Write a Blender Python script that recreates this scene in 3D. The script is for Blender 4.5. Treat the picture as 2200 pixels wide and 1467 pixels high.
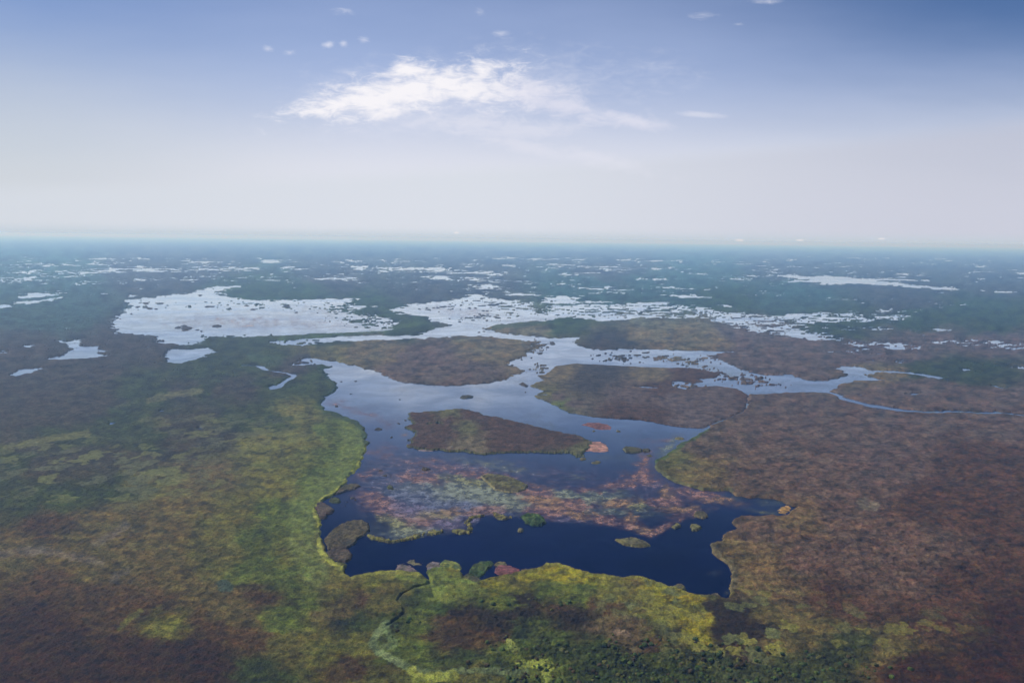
import bpy, math, random
import numpy as np
random.seed(7)
R = math.radians
scene = bpy.context.scene
for o in list(bpy.data.objects):
    bpy.data.objects.remove(o)
C = scene.collection

# ------------------------------------------------------------------ camera
H = 450.0                    # flying height of the aircraft above the water
F_PX = 1711.0                # focal length in pixels of the 2200 px wide photograph (28 mm on 36 mm)
PITCH, ROLL = R(7.34), R(0.70)
cd = bpy.data.cameras.new('camera')
cd.sensor_width = 36.0
cd.lens = 36.0 * F_PX / 2200.0
cd.clip_start = 1.0
cd.clip_end = 400000.0
cam = bpy.data.objects.new('camera', cd)
C.objects.link(cam)
fwd = np.array([0, math.cos(PITCH), -math.sin(PITCH)])
rt0 = np.array([1.0, 0, 0])
up0 = np.cross(rt0, fwd)
rt = math.cos(ROLL) * rt0 + math.sin(ROLL) * up0
up = np.cross(rt, fwd)
from mathutils import Matrix, Vector
M = Matrix(((rt[0], up[0], -fwd[0], 0), (rt[1], up[1], -fwd[1], 0), (rt[2], up[2], -fwd[2], H), (0, 0, 0, 1)))
cam.matrix_world = M
scene.camera = cam


def ray(px, py):
    """direction of the line of sight through a pixel of the photograph"""
    x = (np.asarray(px, float) - 1100.0) / F_PX
    y = (733.5 - np.asarray(py, float)) / F_PX
    return (fwd[0] + x * rt[0] + y * up[0], fwd[1] + x * rt[1] + y * up[1], fwd[2] + x * rt[2] + y * up[2])


def at(px, py):
    """the point of the water plane seen through a pixel"""
    dx, dy, dz = ray(px, py)
    t = -H / dz
    return dx * t, dy * t


def to_px(X, Y):
    """photograph pixel of a point of the water plane"""
    Z = -H
    d = fwd[0] * X + fwd[1] * Y + fwd[2] * Z
    u = rt[0] * X + rt[1] * Y + rt[2] * Z
    v = up[0] * X + up[1] * Y + up[2] * Z
    return 1100.0 + F_PX * u / d, 733.5 - F_PX * v / d


# ------------------------------------------------------------------ node helper
class N:
    def __init__(s, tree):
        s.t = tree

    def new(s, typ, **kw):
        n = s.t.nodes.new(typ)
        for k, v in kw.items():
            setattr(n, k, v)
        return n

    def put(s, sock, v):
        if isinstance(v, bpy.types.NodeSocket):
            s.t.links.new(v, sock)
        elif v is not None:
            sock.default_value = v

    def m(s, op, a, b=None, c=None, clamp=False):
        n = s.new('ShaderNodeMath', operation=op, use_clamp=clamp)
        s.put(n.inputs[0], a)
        if b is not None: s.put(n.inputs[1], b)
        if c is not None: s.put(n.inputs[2], c)
        return n.outputs[0]

    def mix(s, f, a, b, blend='MIX'):
        n = s.new('ShaderNodeMix', data_type='RGBA', blend_type=blend)
        n.clamp_factor = True
        s.put(n.inputs[0], f)
        s.put(n.inputs[6], a if isinstance(a, bpy.types.NodeSocket) else (*a, 1))
        s.put(n.inputs[7], b if isinstance(b, bpy.types.NodeSocket) else (*b, 1))
        return n.outputs[2]

    def sm(s, v, a, b, o0=0.0, o1=1.0):
        n = s.new('ShaderNodeMapRange', interpolation_type='SMOOTHSTEP')
        s.put(n.inputs[0], v)
        for i, q in enumerate((a, b, o0, o1)): s.put(n.inputs[i + 1], q)
        return n.outputs[0]

    def noise(s, vec, scale, detail=4, rough=0.55, dist=0.0, lac=2.0):
        n = s.new('ShaderNodeTexNoise')
        s.put(n.inputs['Vector'], vec)
        n.inputs['Scale'].default_value = scale
        n.inputs['Detail'].default_value = detail
        n.inputs['Roughness'].default_value = rough
        n.inputs['Lacunarity'].default_value = lac
        n.inputs['Distortion'].default_value = dist
        return n.outputs[0]

    def vec(s, x, y, z=0.0):
        n = s.new('ShaderNodeCombineXYZ')
        s.put(n.inputs[0], x); s.put(n.inputs[1], y); s.put(n.inputs[2], z)
        return n.outputs[0]


# ------------------------------------------------------------------ sky, sun, exposure
SUN_EL, SUN_AZ = R(48), R(-68)         # azimuth measured from the view direction, negative to the left
w = bpy.data.worlds.new('World')
scene.world = w
w.use_nodes = True
nt = w.node_tree
nt.nodes.clear()
n = N(nt)
sky = n.new('ShaderNodeTexSky', sky_type='NISHITA', sun_disc=False)
sky.sun_elevation = SUN_EL
sky.sun_rotation = SUN_AZ
sky.altitude = 400
sky.air_density = 1.0
sky.dust_density = 1.0
sky.ozone_density = 1.5
SKY_STRENGTH = 0.05
EXPOSURE = 0.7
G = 1.0 / (2 ** EXPOSURE)
tc = n.new('ShaderNodeTexCoord').outputs['Generated']
sp = n.new('ShaderNodeSeparateXYZ')
nt.links.new(tc, sp.inputs[0])
dx, dy, dz = sp.outputs
dyp = n.m('MAXIMUM', dy, 0.05)
A = n.m('DIVIDE', dx, dyp)             # tangent coordinates of the sky ahead
E = n.m('DIVIDE', dz, dyp)
el = n.m('MAXIMUM', dz, 0.0)
front = n.sm(dy, 0.1, 0.4)


def ae(px, py):
    a, b, c = ray(px, py)
    return float(a / b), float(c / b)


blue = n.mix(1.0, sky.outputs[0], (SKY_STRENGTH * 0.55, SKY_STRENGTH * 0.70, SKY_STRENGTH), 'MULTIPLY')
# the thin high veil that thickens towards the horizon, thicker on the left
warp = n.noise(n.vec(n.m('MULTIPLY', A, 1.2), n.m('MULTIPLY', E, 5.0)), 1.6, 4, 0.55)
warp = n.m('SUBTRACT', warp, 0.5)
az = n.m('DIVIDE', dx, n.m('SQRT', n.m('ADD', n.m('MULTIPLY', dx, dx), n.m('ADD', n.m('MULTIPLY', dy, dy), 1e-4))))
top = n.m('SUBTRACT', n.m('SUBTRACT', 0.44, n.m('MULTIPLY', n.sm(az, 0.05, 0.60), 0.19)), n.m('MULTIPLY', n.sm(n.m('MULTIPLY', az, -1.0), 0.1, 0.55), 0.09))
ve = n.m('ADD', el, n.m('MULTIPLY', warp, 0.10))
veil1 = n.m('SUBTRACT', 1.0, n.sm(n.m('DIVIDE', ve, top), 0.06, 1.0), clamp=True)
# low bank of haze with a soft upper edge on the right
bank_top = n.m('ADD', 0.085, n.m('MULTIPLY', az, 0.07))
bank = n.m('SUBTRACT', 1.0, n.sm(n.m('SUBTRACT', n.m('ADD', el, n.m('MULTIPLY', warp, 0.02)), bank_top), -0.012, 0.012), clamp=True)
veilcol = n.mix(n.sm(az, -0.65, -0.15), n.mix(n.sm(el, 0.08, 0.26), (0.62 * G, 0.66 * G, 0.71 * G), (0.44 * G, 0.51 * G, 0.68 * G)), n.mix(n.sm(el, 0.07, 0.22), (0.75 * G, 0.765 * G, 0.85 * G), (0.49 * G, 0.58 * G, 0.83 * G)))
bankcol = n.mix(n.sm(az, -0.1, 0.55), (0.68 * G, 0.72 * G, 0.79 * G), (0.54 * G, 0.56 * G, 0.67 * G))
col = n.mix(veil1, blue, veilcol)
col = n.mix(n.m('MULTIPLY', bank, 0.72), col, bankcol)
low = n.m('SUBTRACT', 1.0, n.sm(n.m('ADD', el, n.m('MULTIPLY', warp, 0.006)), -0.001, 0.014), clamp=True)
col = n.mix(n.m('MULTIPLY', low, 0.85), col, (0.53 * G, 0.615 * G, 0.695 * G))
# clouds: flat sheet projected overhead, so the pattern shortens towards the horizon
px_ = n.m('DIVIDE', dx, n.m('MAXIMUM', dz, 0.04))
py_ = n.m('DIVIDE', dy, n.m('MAXIMUM', dz, 0.04))
cvec = n.vec(px_, py_)
cn = n.noise(n.vec(n.m('MULTIPLY', A, 1.0), n.m('MULTIPLY', E, 2.6)), 34.0, 9, 0.68, 0.5)
cb = n.noise(n.vec(n.m('MULTIPLY', A, 1.0), n.m('MULTIPLY', E, 2.2)), 7.0, 3, 0.5, 0.2)


def blob(px, py, rx, ry, rot=0.0):
    """soft ellipse round a direction of the sky, radii in photograph pixels"""
    a0, e0 = ae(px, py)
    a = n.m('SUBTRACT', A, a0); e = n.m('SUBTRACT', E, e0)
    c, s_ = math.cos(R(rot)), math.sin(R(rot))
    u = n.m('ADD', n.m('MULTIPLY', a, c), n.m('MULTIPLY', e, s_))
    v = n.m('ADD', n.m('MULTIPLY', a, -s_), n.m('MULTIPLY', e, c))
    u = n.m('DIVIDE', u, rx / F_PX); v = n.m('DIVIDE', v, ry / F_PX)
    return n.m('SUBTRACT', 1.0, n.m('SQRT', n.m('ADD', n.m('MULTIPLY', u, u), n.m('MULTIPLY', v, v))))


def cloud(col, blobs, thr, soft, amount, tint=(0.86, 0.86, 0.93), nz=1.5):
    f = None
    for b in blobs:
        q = blob(*b)
        f = q if f is None else n.m('MAXIMUM', f, q)
    d = n.m('ADD', f, n.m('MULTIPLY', n.m('SUBTRACT', cn, 0.5), nz))
    d = n.m('ADD', d, n.m('MULTIPLY', n.m('SUBTRACT', cb, 0.5), nz * 0.7))
    k = n.m('MULTIPLY', n.m('MULTIPLY', n.sm(d, thr, thr + soft), amount), front)
    k = n.m('MULTIPLY', k, n.sm(f, -0.5, 0.1))
    return n.mix(k, col, tuple(t * G for t in tint))


col = cloud(col, [(1000, 205, 480, 110, 6), (850, 200, 330, 85, 12)], 0.0, 1.2, 0.50, (0.78, 0.79, 0.89))
col = cloud(col, [(880, 196, 310, 62, 12), (1010, 186, 190, 56, -6), (690, 235, 150, 34, 8), (880, 150, 70, 34, 0), (1035, 152, 60, 30, -30)],
            0.12, 0.85, 1.0, (0.93, 0.91, 0.95), 2.0)
col = cloud(col, [(1200, 225, 230, 34, -12), (1350, 258, 110, 22, -12), (1150, 195, 120, 30, -8)], 0.0, 1.0, 0.72, (0.76, 0.76, 0.87))
col = cloud(col, [(1130, 280, 200, 30, 2), (1130, 315, 140, 20, -12), (1000, 262, 200, 26, 0), (1510, 247, 60, 8, -3), (1300, 345, 180, 26, -12)], 0.0, 0.9, 0.5, (0.77, 0.775, 0.87))
col = cloud(col, [(745, 26, 65, 16, -4), (738, 95, 15, 12, 0), (705, 97, 22, 9, 10), (782, 86, 26, 13, 0), (624, 113, 22, 10, 10), (575, 106, 22, 10, 0)],
            0.35, 1.3, 0.65, (0.80, 0.81, 0.92), 2.6)
col = cloud(col, [(1028, 27, 20, 16, 0), (1080, 72, 30, 12, 0), (1510, 32, 50, 14, 0), (1585, 53, 20, 7, 0), (1645, 4, 60, 10, 0)], 0.35, 1.3, 0.55, (0.74, 0.76, 0.88), 2.6)
# far cloud tops just over the horizon
col = cloud(col, [(1589, 517, 13, 5, 0), (1719, 516, 11, 3, 0), (1893, 513, 12, 3, 0), (981, 500, 8, 3, 0), (720, 512, 12, 3, 0), (345, 520, 10, 3, 0)],
            0.1, 0.5, 0.7, (0.85, 0.82, 0.84), 0.8)
bg = n.new('ShaderNodeBackground')
nt.links.new(col, bg.inputs[0])
bg.inputs[1].default_value = 1.0
wo = n.new('ShaderNodeOutputWorld')
nt.links.new(bg.outputs[0], wo.inputs[0])

sd = bpy.data.lights.new('sun', 'SUN')
sd.energy = 3.75
sd.angle = R(0.5)
sd.color = (1.0, 0.975, 0.945)
so = bpy.data.objects.new('sun', sd)
C.objects.link(so)
sdir = Vector((math.sin(SUN_AZ) * math.cos(SUN_EL), math.cos(SUN_AZ) * math.cos(SUN_EL), math.sin(SUN_EL)))
so.rotation_euler = sdir.to_track_quat('Z', 'Y').to_euler()
so.location = (0, 0, 600)

vs = scene.view_settings
vs.view_transform = 'Standard'
vs.look = 'None'
vs.gamma = 1.0
vs.use_curve_mapping = False
vs.exposure = EXPOSURE
scene.cycles.use_denoising = True
scene.cycles.max_bounces = 6
scene.cycles.volume_bounces = 0

# ------------------------------------------------------------------ numpy noise
f32 = np.float32


def _hash(ix, iy, seed):
    h = (ix.astype(np.int64) * 374761393 + iy.astype(np.int64) * 668265263 + seed * 982451653) & 0xffffffff
    h = ((h ^ (h >> 13)) * 1274126177) & 0xffffffff
    h ^= h >> 16
    return h


def perlin(x, y, seed=0):
    x0 = np.floor(x); y0 = np.floor(y)
    fx = (x - x0).astype(f32); fy = (y - y0).astype(f32)
    ix = x0.astype(np.int64); iy = y0.astype(np.int64)
    u = fx * fx * fx * (fx * (fx * 6 - 15) + 10)
    v = fy * fy * fy * (fy * (fy * 6 - 15) + 10)

    def g(jx, jy, ax, ay):
        a = (_hash(jx, jy, seed) & 255).astype(f32) * f32(2 * math.pi / 256)
        return np.cos(a) * ax + np.sin(a) * ay
    a = g(ix, iy, fx, fy); b = g(ix + 1, iy, fx - 1, fy)
    c = g(ix, iy + 1, fx, fy - 1); d = g(ix + 1, iy + 1, fx - 1, fy - 1)
    return 1.4 * ((a + u * (b - a)) * (1 - v) + (c + u * (d - c)) * v)


def fbm(x, y, octv=4, seed=0, gain=0.5, lac=2.03, spacing=None, wl=1.0):
    """fractal noise; octaves finer than the local grid spacing fade away"""
    s = np.zeros(x.shape, f32); amp = 1.0; fr = 1.0
    for i in range(octv):
        o = perlin(x * fr + 17.3 * i, y * fr - 9.1 * i, seed + i * 31) * amp
        if spacing is not None:
            o = o * np.clip(wl / fr / (2.0 * spacing) - 0.5, 0, 1)
        s += o
        amp *= gain; fr *= lac
    return s


def cells(x, y, seed=0):
    """distance to the nearest scattered point, and a random number of that point"""
    ix = np.floor(x); iy = np.floor(y)
    best = np.full(x.shape, 9.0, f32); rid = np.zeros(x.shape, f32)
    for a in (-1, 0, 1):
        for b in (-1, 0, 1):
            jx = ix + a; jy = iy + b
            h = _hash(jx.astype(np.int64), jy.astype(np.int64), seed)
            cx = jx + 0.15 + 0.7 * ((h & 1023) / 1023.0)
            cy = jy + 0.15 + 0.7 * (((h >> 10) & 1023) / 1023.0)
            d = np.sqrt((x - cx) ** 2 + (y - cy) ** 2).astype(f32)
            k = d < best
            best = np.where(k, d, best)
            rid = np.where(k, ((h >> 20) & 1023) / 1023.0, rid).astype(f32)
    return best, rid


def ss(a, b, x):
    t = np.clip((x - a) / (b - a), 0, 1)
    return t * t * (3 - 2 * t)


def sdist(poly, X, Y, margin, closed=True):
    """signed distance in metres (positive inside) to a polygon given in world metres; far points get -margin"""
    P = np.array(poly, float)
    x0, y0 = P.min(0) - margin; x1, y1 = P.max(0) + margin
    out = np.full(X.shape, -margin, f32)
    m = (X > x0) & (X < x1) & (Y > y0) & (Y < y1)
    if not m.any(): return out
    x = X[m]; y = Y[m]
    d2 = np.full(x.shape, 1e18)
    ins = np.zeros(x.shape, bool)
    k = len(P)
    for i in range(k if closed else k - 1):
        ax, ay = P[i]; bx, by = P[(i + 1) % k]
        ex, ey = bx - ax, by - ay
        L = ex * ex + ey * ey + 1e-9
        t = np.clip(((x - ax) * ex + (y - ay) * ey) / L, 0, 1)
        d2 = np.minimum(d2, (x - ax - t * ex) ** 2 + (y - ay - t * ey) ** 2)
        if closed and ay != by:
            c = ((ay > y) != (by > y)) & (x < (bx - ax) * (y - ay) / (by - ay) + ax)
            ins ^= c
    d = np.sqrt(d2)
    out[m] = np.where(ins, d, -np.minimum(d, margin)) if closed else -np.minimum(d, margin)
    return out


def W(pts):
    """pixel outline -> world outline"""
    return [tuple(float(q) for q in at(a, b)) for a, b in pts]


# ------------------------------------------------------------------ outlines traced in the photograph
LAKE = [(578, 735), (640, 728), (720, 723), (800, 719), (860, 721), (895, 719), (925, 707), (968, 698), (935, 692), (905, 679), (860, 675), (835, 666),
        (870, 656), (900, 651), (960, 646), (990, 641), (1010, 631), (1035, 632), (1060, 641), (1090, 644), (1120, 646), (1140, 656), (1152, 664), (1160, 672),
        (1172, 674), (1182, 664), (1184, 656), (1230, 655), (1300, 657), (1340, 661), (1400, 656), (1450, 660), (1500, 668), (1540, 680), (1500, 684),
        (1450, 684), (1390, 683), (1350, 688), (1290, 690), (1265, 687), (1235, 683), (1210, 683), (1170, 690),
        (1130, 692), (1080, 697), (1060, 701), (1045, 706), (1080, 715), (1130, 720), (1180, 725), (1246, 725), (1236, 734), (1240, 742), (1270, 750), (1300, 752), (1340, 749),
        (1400, 750), (1470, 752), (1530, 754), (1600, 756), (1535, 761), (1530, 766), (1560, 778), (1600, 796), (1650, 806), (1700, 804), (1720, 812),
        (1740, 817), (1780, 817), (1810, 809), (1823, 805), (1791, 789), (1836, 786), (1882, 795), (1950, 798), (1985, 803), (2036, 811), (2018, 816), (1964, 805),
        (1895, 800), (1859, 807), (1914, 818), (1836, 819), (1810, 828), (1785, 840), (1815, 853), (1870, 867), (1940, 878), (2003, 884), (1998, 889),
        (1930, 885), (1870, 877), (1810, 861), (1785, 846), (1740, 843), (1700, 844), (1640, 848), (1612, 848),
        (1607, 858), (1609, 870), (1600, 885), (1560, 903), (1530, 915), (1518, 925),
        (1514, 927), (1490, 940), (1473, 950), (1455, 960), (1440, 975), (1410, 990), (1406, 1003), (1436, 1029), (1477, 1045), (1513, 1054), (1567, 1054),
        (1581, 1065), (1614, 1070), (1660, 1070), (1682, 1078), (1708, 1089), (1698, 1103), (1690, 1108), (1627, 1110), (1592, 1111), (1573, 1122), (1588, 1138),
        (1559, 1146), (1556, 1160), (1528, 1172), (1532, 1187), (1554, 1204), (1573, 1225), (1574, 1245), (1568, 1264), (1573, 1277), (1559, 1288), (1545, 1284),
        (1521, 1282), (1474, 1272), (1447, 1264), (1406, 1249), (1382, 1242), (1341, 1240), (1273, 1235), (1224, 1220), (1196, 1213), (1174, 1214), (1150, 1222),
        (1118, 1233), (1063, 1242), (1040, 1248), (1015, 1252), (996, 1240), (985, 1228), (968, 1222), (938, 1222), (920, 1228), (924, 1245), (918, 1246), (903, 1230),
        (845, 1229), (804, 1232), (770, 1238), (753, 1243), (740, 1232), (738, 1215), (709, 1204), (698, 1187), (693, 1154), (687, 1119), (679, 1092), (693, 1078),
        (731, 1051), (742, 1034), (769, 1004), (783, 974), (788, 950), (783, 920), (768, 906), (718, 886), (697, 883), (689, 869), (697, 853), (724, 838),
        (718, 822), (701, 806), (682, 795), (706, 789), (690, 784), (667, 785), (627, 786), (640, 776), (650, 769),
        (680, 770), (714, 775), (768, 786), (819, 801), (842, 814), (870, 821), (920, 826), (962, 828), (1010, 825), (1060, 821), (1088, 815), (1100, 804),
        (1118, 803), (1121, 796), (1100, 787), (1087, 780), (1110, 770), (1130, 765), (1146, 752), (1160, 747), (1140, 742), (1160, 739), (1130, 733), (1050, 724), (985, 722), (930, 727),
        (860, 730), (790, 732), (720, 735), (680, 741), (650, 743), (600, 741)]
BIG_POND = [(235, 695), (249, 681), (279, 658), (262, 646), (336, 637), (410, 629), (434, 621), (488, 612), (521, 614), (498, 619), (471, 626), (488, 637),
            (538, 644), (605, 644), (700, 642), (751, 641), (771, 641), (745, 650), (770, 656), (805, 658), (775, 664), (748, 671), (775, 677), (798, 680), (842, 683), (859, 693), (835, 701),
            (852, 709), (802, 714), (735, 715), (667, 718), (600, 722), (572, 723), (538, 725), (454, 725), (434, 733), (397, 737), (430, 738), (397, 742), (343, 738),
            (330, 722), (300, 719), (252, 716)]
PONDS = [BIG_POND,
         [(121, 732), (145, 733), (168, 730), (168, 741), (180, 745), (215, 742), (208, 751), (232, 755), (207, 759), (242, 763), (182, 771), (130, 773), (87, 774), (141, 759), (155, 750), (140, 740)],
         [(17, 807), (40, 794), (94, 788), (84, 797), (34, 810)],
         [(362, 750), (404, 750), (447, 745), (466, 757), (431, 770), (390, 782), (346, 780), (357, 772), (350, 762)],
         [(0, 654), (34, 656), (0, 663), (-60, 665), (-60, 655)], [(27, 642), (61, 629), (118, 629), (128, 634), (61, 641)],
         [(32, 649), (70, 645), (90, 643), (135, 638), (111, 646), (50, 656)],
         [(57, 745), (65, 740), (73, 742), (66, 747)], [(-10, 755), (8, 753), (14, 758), (-10, 762)],
         [(259, 637), (275, 634), (296, 634), (285, 638)], [(210, 632), (220, 630), (230, 632), (220, 634)],
         [(340, 885), (345, 881), (354, 882), (350, 886)], [(230, 914), (236, 906), (247, 907), (240, 914)], [(424, 923), (428, 918), (440, 920), (434, 925)],
         [(572, 833), (585, 828), (615, 829), (600, 836), (580, 839)],
         [(1440, 833), (1441, 818), (1463, 817), (1495, 819), (1510, 822), (1490, 828), (1475, 838)],
         [(1015, 612), (1050, 611), (1068, 615), (1055, 621), (1030, 619)], [(1085, 632), (1105, 629), (1155, 632), (1160, 635), (1100, 635)], [(1190, 610), (1205, 609), (1228, 614), (1210, 615)],
         [(1170, 640), (1195, 634), (1250, 639), (1240, 646), (1250, 651), (1200, 653), (1160, 650)],
         [(1240, 645), (1310, 648), (1300, 652), (1250, 650)], [(1243, 617), (1300, 620), (1300, 623), (1245, 621)],
         [(1350, 652), (1375, 650), (1430, 648), (1450, 655), (1380, 657)], [(1432, 634), (1470, 634), (1535, 639), (1500, 641), (1450, 640)],
         [(1540, 656), (1560, 654), (1580, 658), (1555, 660)], [(1421, 617), (1445, 616), (1458, 620), (1440, 621)],
         [(1655, 591), (1690, 589), (1740, 594), (1770, 591), (1850, 598), (1900, 599), (1985, 601), (1990, 604), (1900, 603), (1960, 612), (2030, 617), (2070, 621), (2040, 624),
          (1980, 619), (1900, 612), (1830, 610), (1760, 612), (1770, 607), (1690, 606), (1720, 601)],
         [(2125, 625), (2160, 626), (2190, 629), (2150, 630)], [(1605, 592), (1625, 591), (1640, 594), (1615, 595)],
         [(2003, 706), (2020, 703), (2050, 710), (2015, 711)], [(1920, 776), (1935, 774), (1950, 777), (1932, 780)], [(2125, 829), (2140, 828), (2165, 835), (2150, 836)],
         [(1945, 847), (1965, 844), (1985, 845), (1960, 849)], [(1953, 710), (1970, 708), (1980, 712), (1965, 713)],
         [(1975, 722), (1985, 720), (1985, 724)], [(2060, 792), (2075, 791), (2100, 799), (2080, 798)], [(2165, 789), (2200, 788), (2230, 792), (2190, 793)],
         [(941, 907), (948, 905), (957, 909), (948, 912)], [(1810, 1105), (1818, 1104), (1836, 1108), (1828, 1111), (1818, 1108)],
         [(1840, 848), (1850, 846), (1858, 850), (1845, 851)]]
CREEKS = [([(525, 785), (558, 787), (570, 795), (590, 798), (612, 801), (634, 807), (626, 813), (612, 819), (600, 829)], 8),
          ([(2000, 886), (2060, 884), (2110, 888), (2150, 887), (2200, 893), (2300, 897)], 14),
          ([(916, 1240), (925, 1250), (920, 1258), (890, 1265), (863, 1278), (853, 1291), (868, 1307), (870, 1317), (855, 1331), (832, 1347)], 2.0)]
SPIT = [(600, 728), (680, 723), (750, 716), (830, 712), (880, 700), (930, 696), (958, 699), (925, 705), (895, 717), (820, 718), (720, 721), (640, 726)]

# islands and floating mats: pixel outline, colours, label, ...
pal = dict(BR=(.096, .070, .059), B2=(.064, .036, .022), DK=(.020, .012, .007), DR=(.036, .015, .006), MV=(.092, .068, .062), BL=(.100, .080, .044), OL=(.098, .094, .034), OB=(.125, .100, .052),  # DR: dark red-brown plants, darkened further to imitate lens falloff in near corners
           GR=(.076, .102, .024), YG=(.215, .205, .020), YO=(.126, .126, .036), DG=(.028, .042, .014), TG=(.032, .055, .042), PG=(.150, .190, .060), DB=(.042, .037, .031), GD=(.034, .050, .014))
pal = {k: np.array(v, f32) * 0.66 for k, v in pal.items()}
CTRL = '''100 600 TG;700 600 DB;350 590 DB;1000 600 DB;1250 625 TG;1500 600 TG;1700 625 TG;1950 640 DB;2150 600 DB;1700 580 DB;1300 570 DB;400 560 DB;1900 560 DB;1980 690 DG;2150 690 DG;1800 705 DG;2100 670 DG;1560 640 DG;1440 630 TG
650 625 DG;560 632 DG;900 640 DB;1000 650 DB;800 665 DG;700 728 DG;860 705 DG;150 690 TG;50 690 TG;50 740 DB;300 745 DB;240 725 DB;500 750 DG;450 790 DG;560 770 GD;200 800 DB;100 830 DB;40 860 DB;300 830 DG;500 840 DB;680 820 GD;710 860 GD;600 830 GD;640 790 DB
400 848 DB;340 858 DG;430 842 DG;200 880 DB;50 900 DB;300 940 DG;110 945 DG;60 955 DB;160 938 DG;30 985 DG;450 890 DB;530 900 DG;470 890 DG;250 905 DG;150 900 DB;400 910 DB;640 895 YO;600 905 GD;700 930 GR;740 920 GR;770 960 GR;640 945 YO;740 1000 GR;560 960 YO;470 950 DB;400 970 DB;330 990 DB;200 1000 DB;100 1010 DB;60 1080 DG;130 1070 GD;240 1060 DG
320 1045 OL;450 1040 BL;380 1080 OB;600 1050 YO;680 1050 GR;600 1110 GR;560 1150 GR;650 1110 GR;500 1080 OL;490 1120 OL;350 1130 BL;250 1120 BL;200 1150 BL;100 1130 B2;50 1190 BL;200 1230 BL;330 1200 BL;120 1260 B2;400 1260 OB;470 1200 OL;550 1230 GR;650 1190 OL;620 1240 GR;690 1240 OL;600 1330 GR;660 1300 GR;560 1290 B2;700 1290 OL;720 1320 BL;700 1400 YO;610 1400 OL
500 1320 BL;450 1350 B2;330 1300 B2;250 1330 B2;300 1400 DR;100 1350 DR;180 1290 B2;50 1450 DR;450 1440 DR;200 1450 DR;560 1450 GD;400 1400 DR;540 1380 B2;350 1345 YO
700 750 OL;800 755 OB;900 765 BR;1000 800 BR;1100 760 OB;880 800 BR;1050 735 OB;1200 700 GD;1150 708 OB;1400 720 OB;1330 740 DB;1500 735 OB;1600 780 BR;1700 780 BR;1600 720 BR;1750 750 BR;1850 760 MV;1950 765 BR;2100 800 DG;1980 790 DG;2030 795 DG;2150 740 MV;2000 730 BR;2000 840 BR;1900 850 BR;2120 860 BR;1900 810 OB
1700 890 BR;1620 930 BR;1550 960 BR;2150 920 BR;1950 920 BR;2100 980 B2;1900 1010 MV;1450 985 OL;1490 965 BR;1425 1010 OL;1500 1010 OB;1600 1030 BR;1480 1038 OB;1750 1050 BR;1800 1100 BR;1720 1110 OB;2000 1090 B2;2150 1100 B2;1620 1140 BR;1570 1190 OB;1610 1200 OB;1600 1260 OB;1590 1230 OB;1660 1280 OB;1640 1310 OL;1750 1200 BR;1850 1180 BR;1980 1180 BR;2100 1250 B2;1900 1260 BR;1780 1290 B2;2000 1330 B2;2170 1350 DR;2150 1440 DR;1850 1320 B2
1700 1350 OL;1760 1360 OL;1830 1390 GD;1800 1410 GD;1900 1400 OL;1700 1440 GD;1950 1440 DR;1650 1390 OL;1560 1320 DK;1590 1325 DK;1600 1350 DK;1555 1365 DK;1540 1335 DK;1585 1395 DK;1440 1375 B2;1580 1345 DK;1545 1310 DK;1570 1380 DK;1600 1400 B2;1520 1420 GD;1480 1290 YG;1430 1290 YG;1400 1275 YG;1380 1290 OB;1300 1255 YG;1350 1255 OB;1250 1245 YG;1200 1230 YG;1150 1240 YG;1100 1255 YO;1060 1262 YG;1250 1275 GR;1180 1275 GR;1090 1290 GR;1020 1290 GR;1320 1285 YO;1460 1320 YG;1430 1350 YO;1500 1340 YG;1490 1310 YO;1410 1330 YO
960 1262 PG;950 1225 PG;990 1225 YG;970 1252 PG;1010 1270 PG;940 1270 PG;980 1240 PG;940 1240 PG;1000 1262 PG;960 1250 GD;1005 1235 GD;850 1240 YO;780 1245 YO;880 1238 PG;910 1255 PG;780 1290 B2;850 1265 OL;740 1270 OL;820 1310 OL;760 1340 GD;840 1340 GD;900 1290 GD;900 1330 GR;950 1310 GD;980 1340 B2;1050 1335 DK;1000 1320 DK;1100 1325 DK;1125 1295 DK;1200 1310 B2;1300 1310 B2;1230 1325 DK;1300 1350 BR;1370 1350 BR;1000 1380 B2;960 1370 B2;1060 1370 B2;1120 1365 GD;1100 1400 GR;1180 1380 GR
1200 1410 GD;1280 1400 GD;1300 1440 GD;1400 1390 B2;1340 1380 BR;1440 1440 GD;1380 1440 GD;1490 1370 YG;1440 1380 OL;1400 1420 GD;1050 1440 GD;900 1410 GR;850 1400 GR;1000 1420 GD;760 1440 B2;760 1400 YO;800 1450 OL;1020 1455 OL;1240 1455 GD;1500 1455 GD;1600 1450 GD;1200 1440 GR'''
CTRL = [(float(a), float(b), pal[c]) for a, b, c in (q.split() for q in CTRL.replace('\n', ';').split(';'))]
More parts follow.
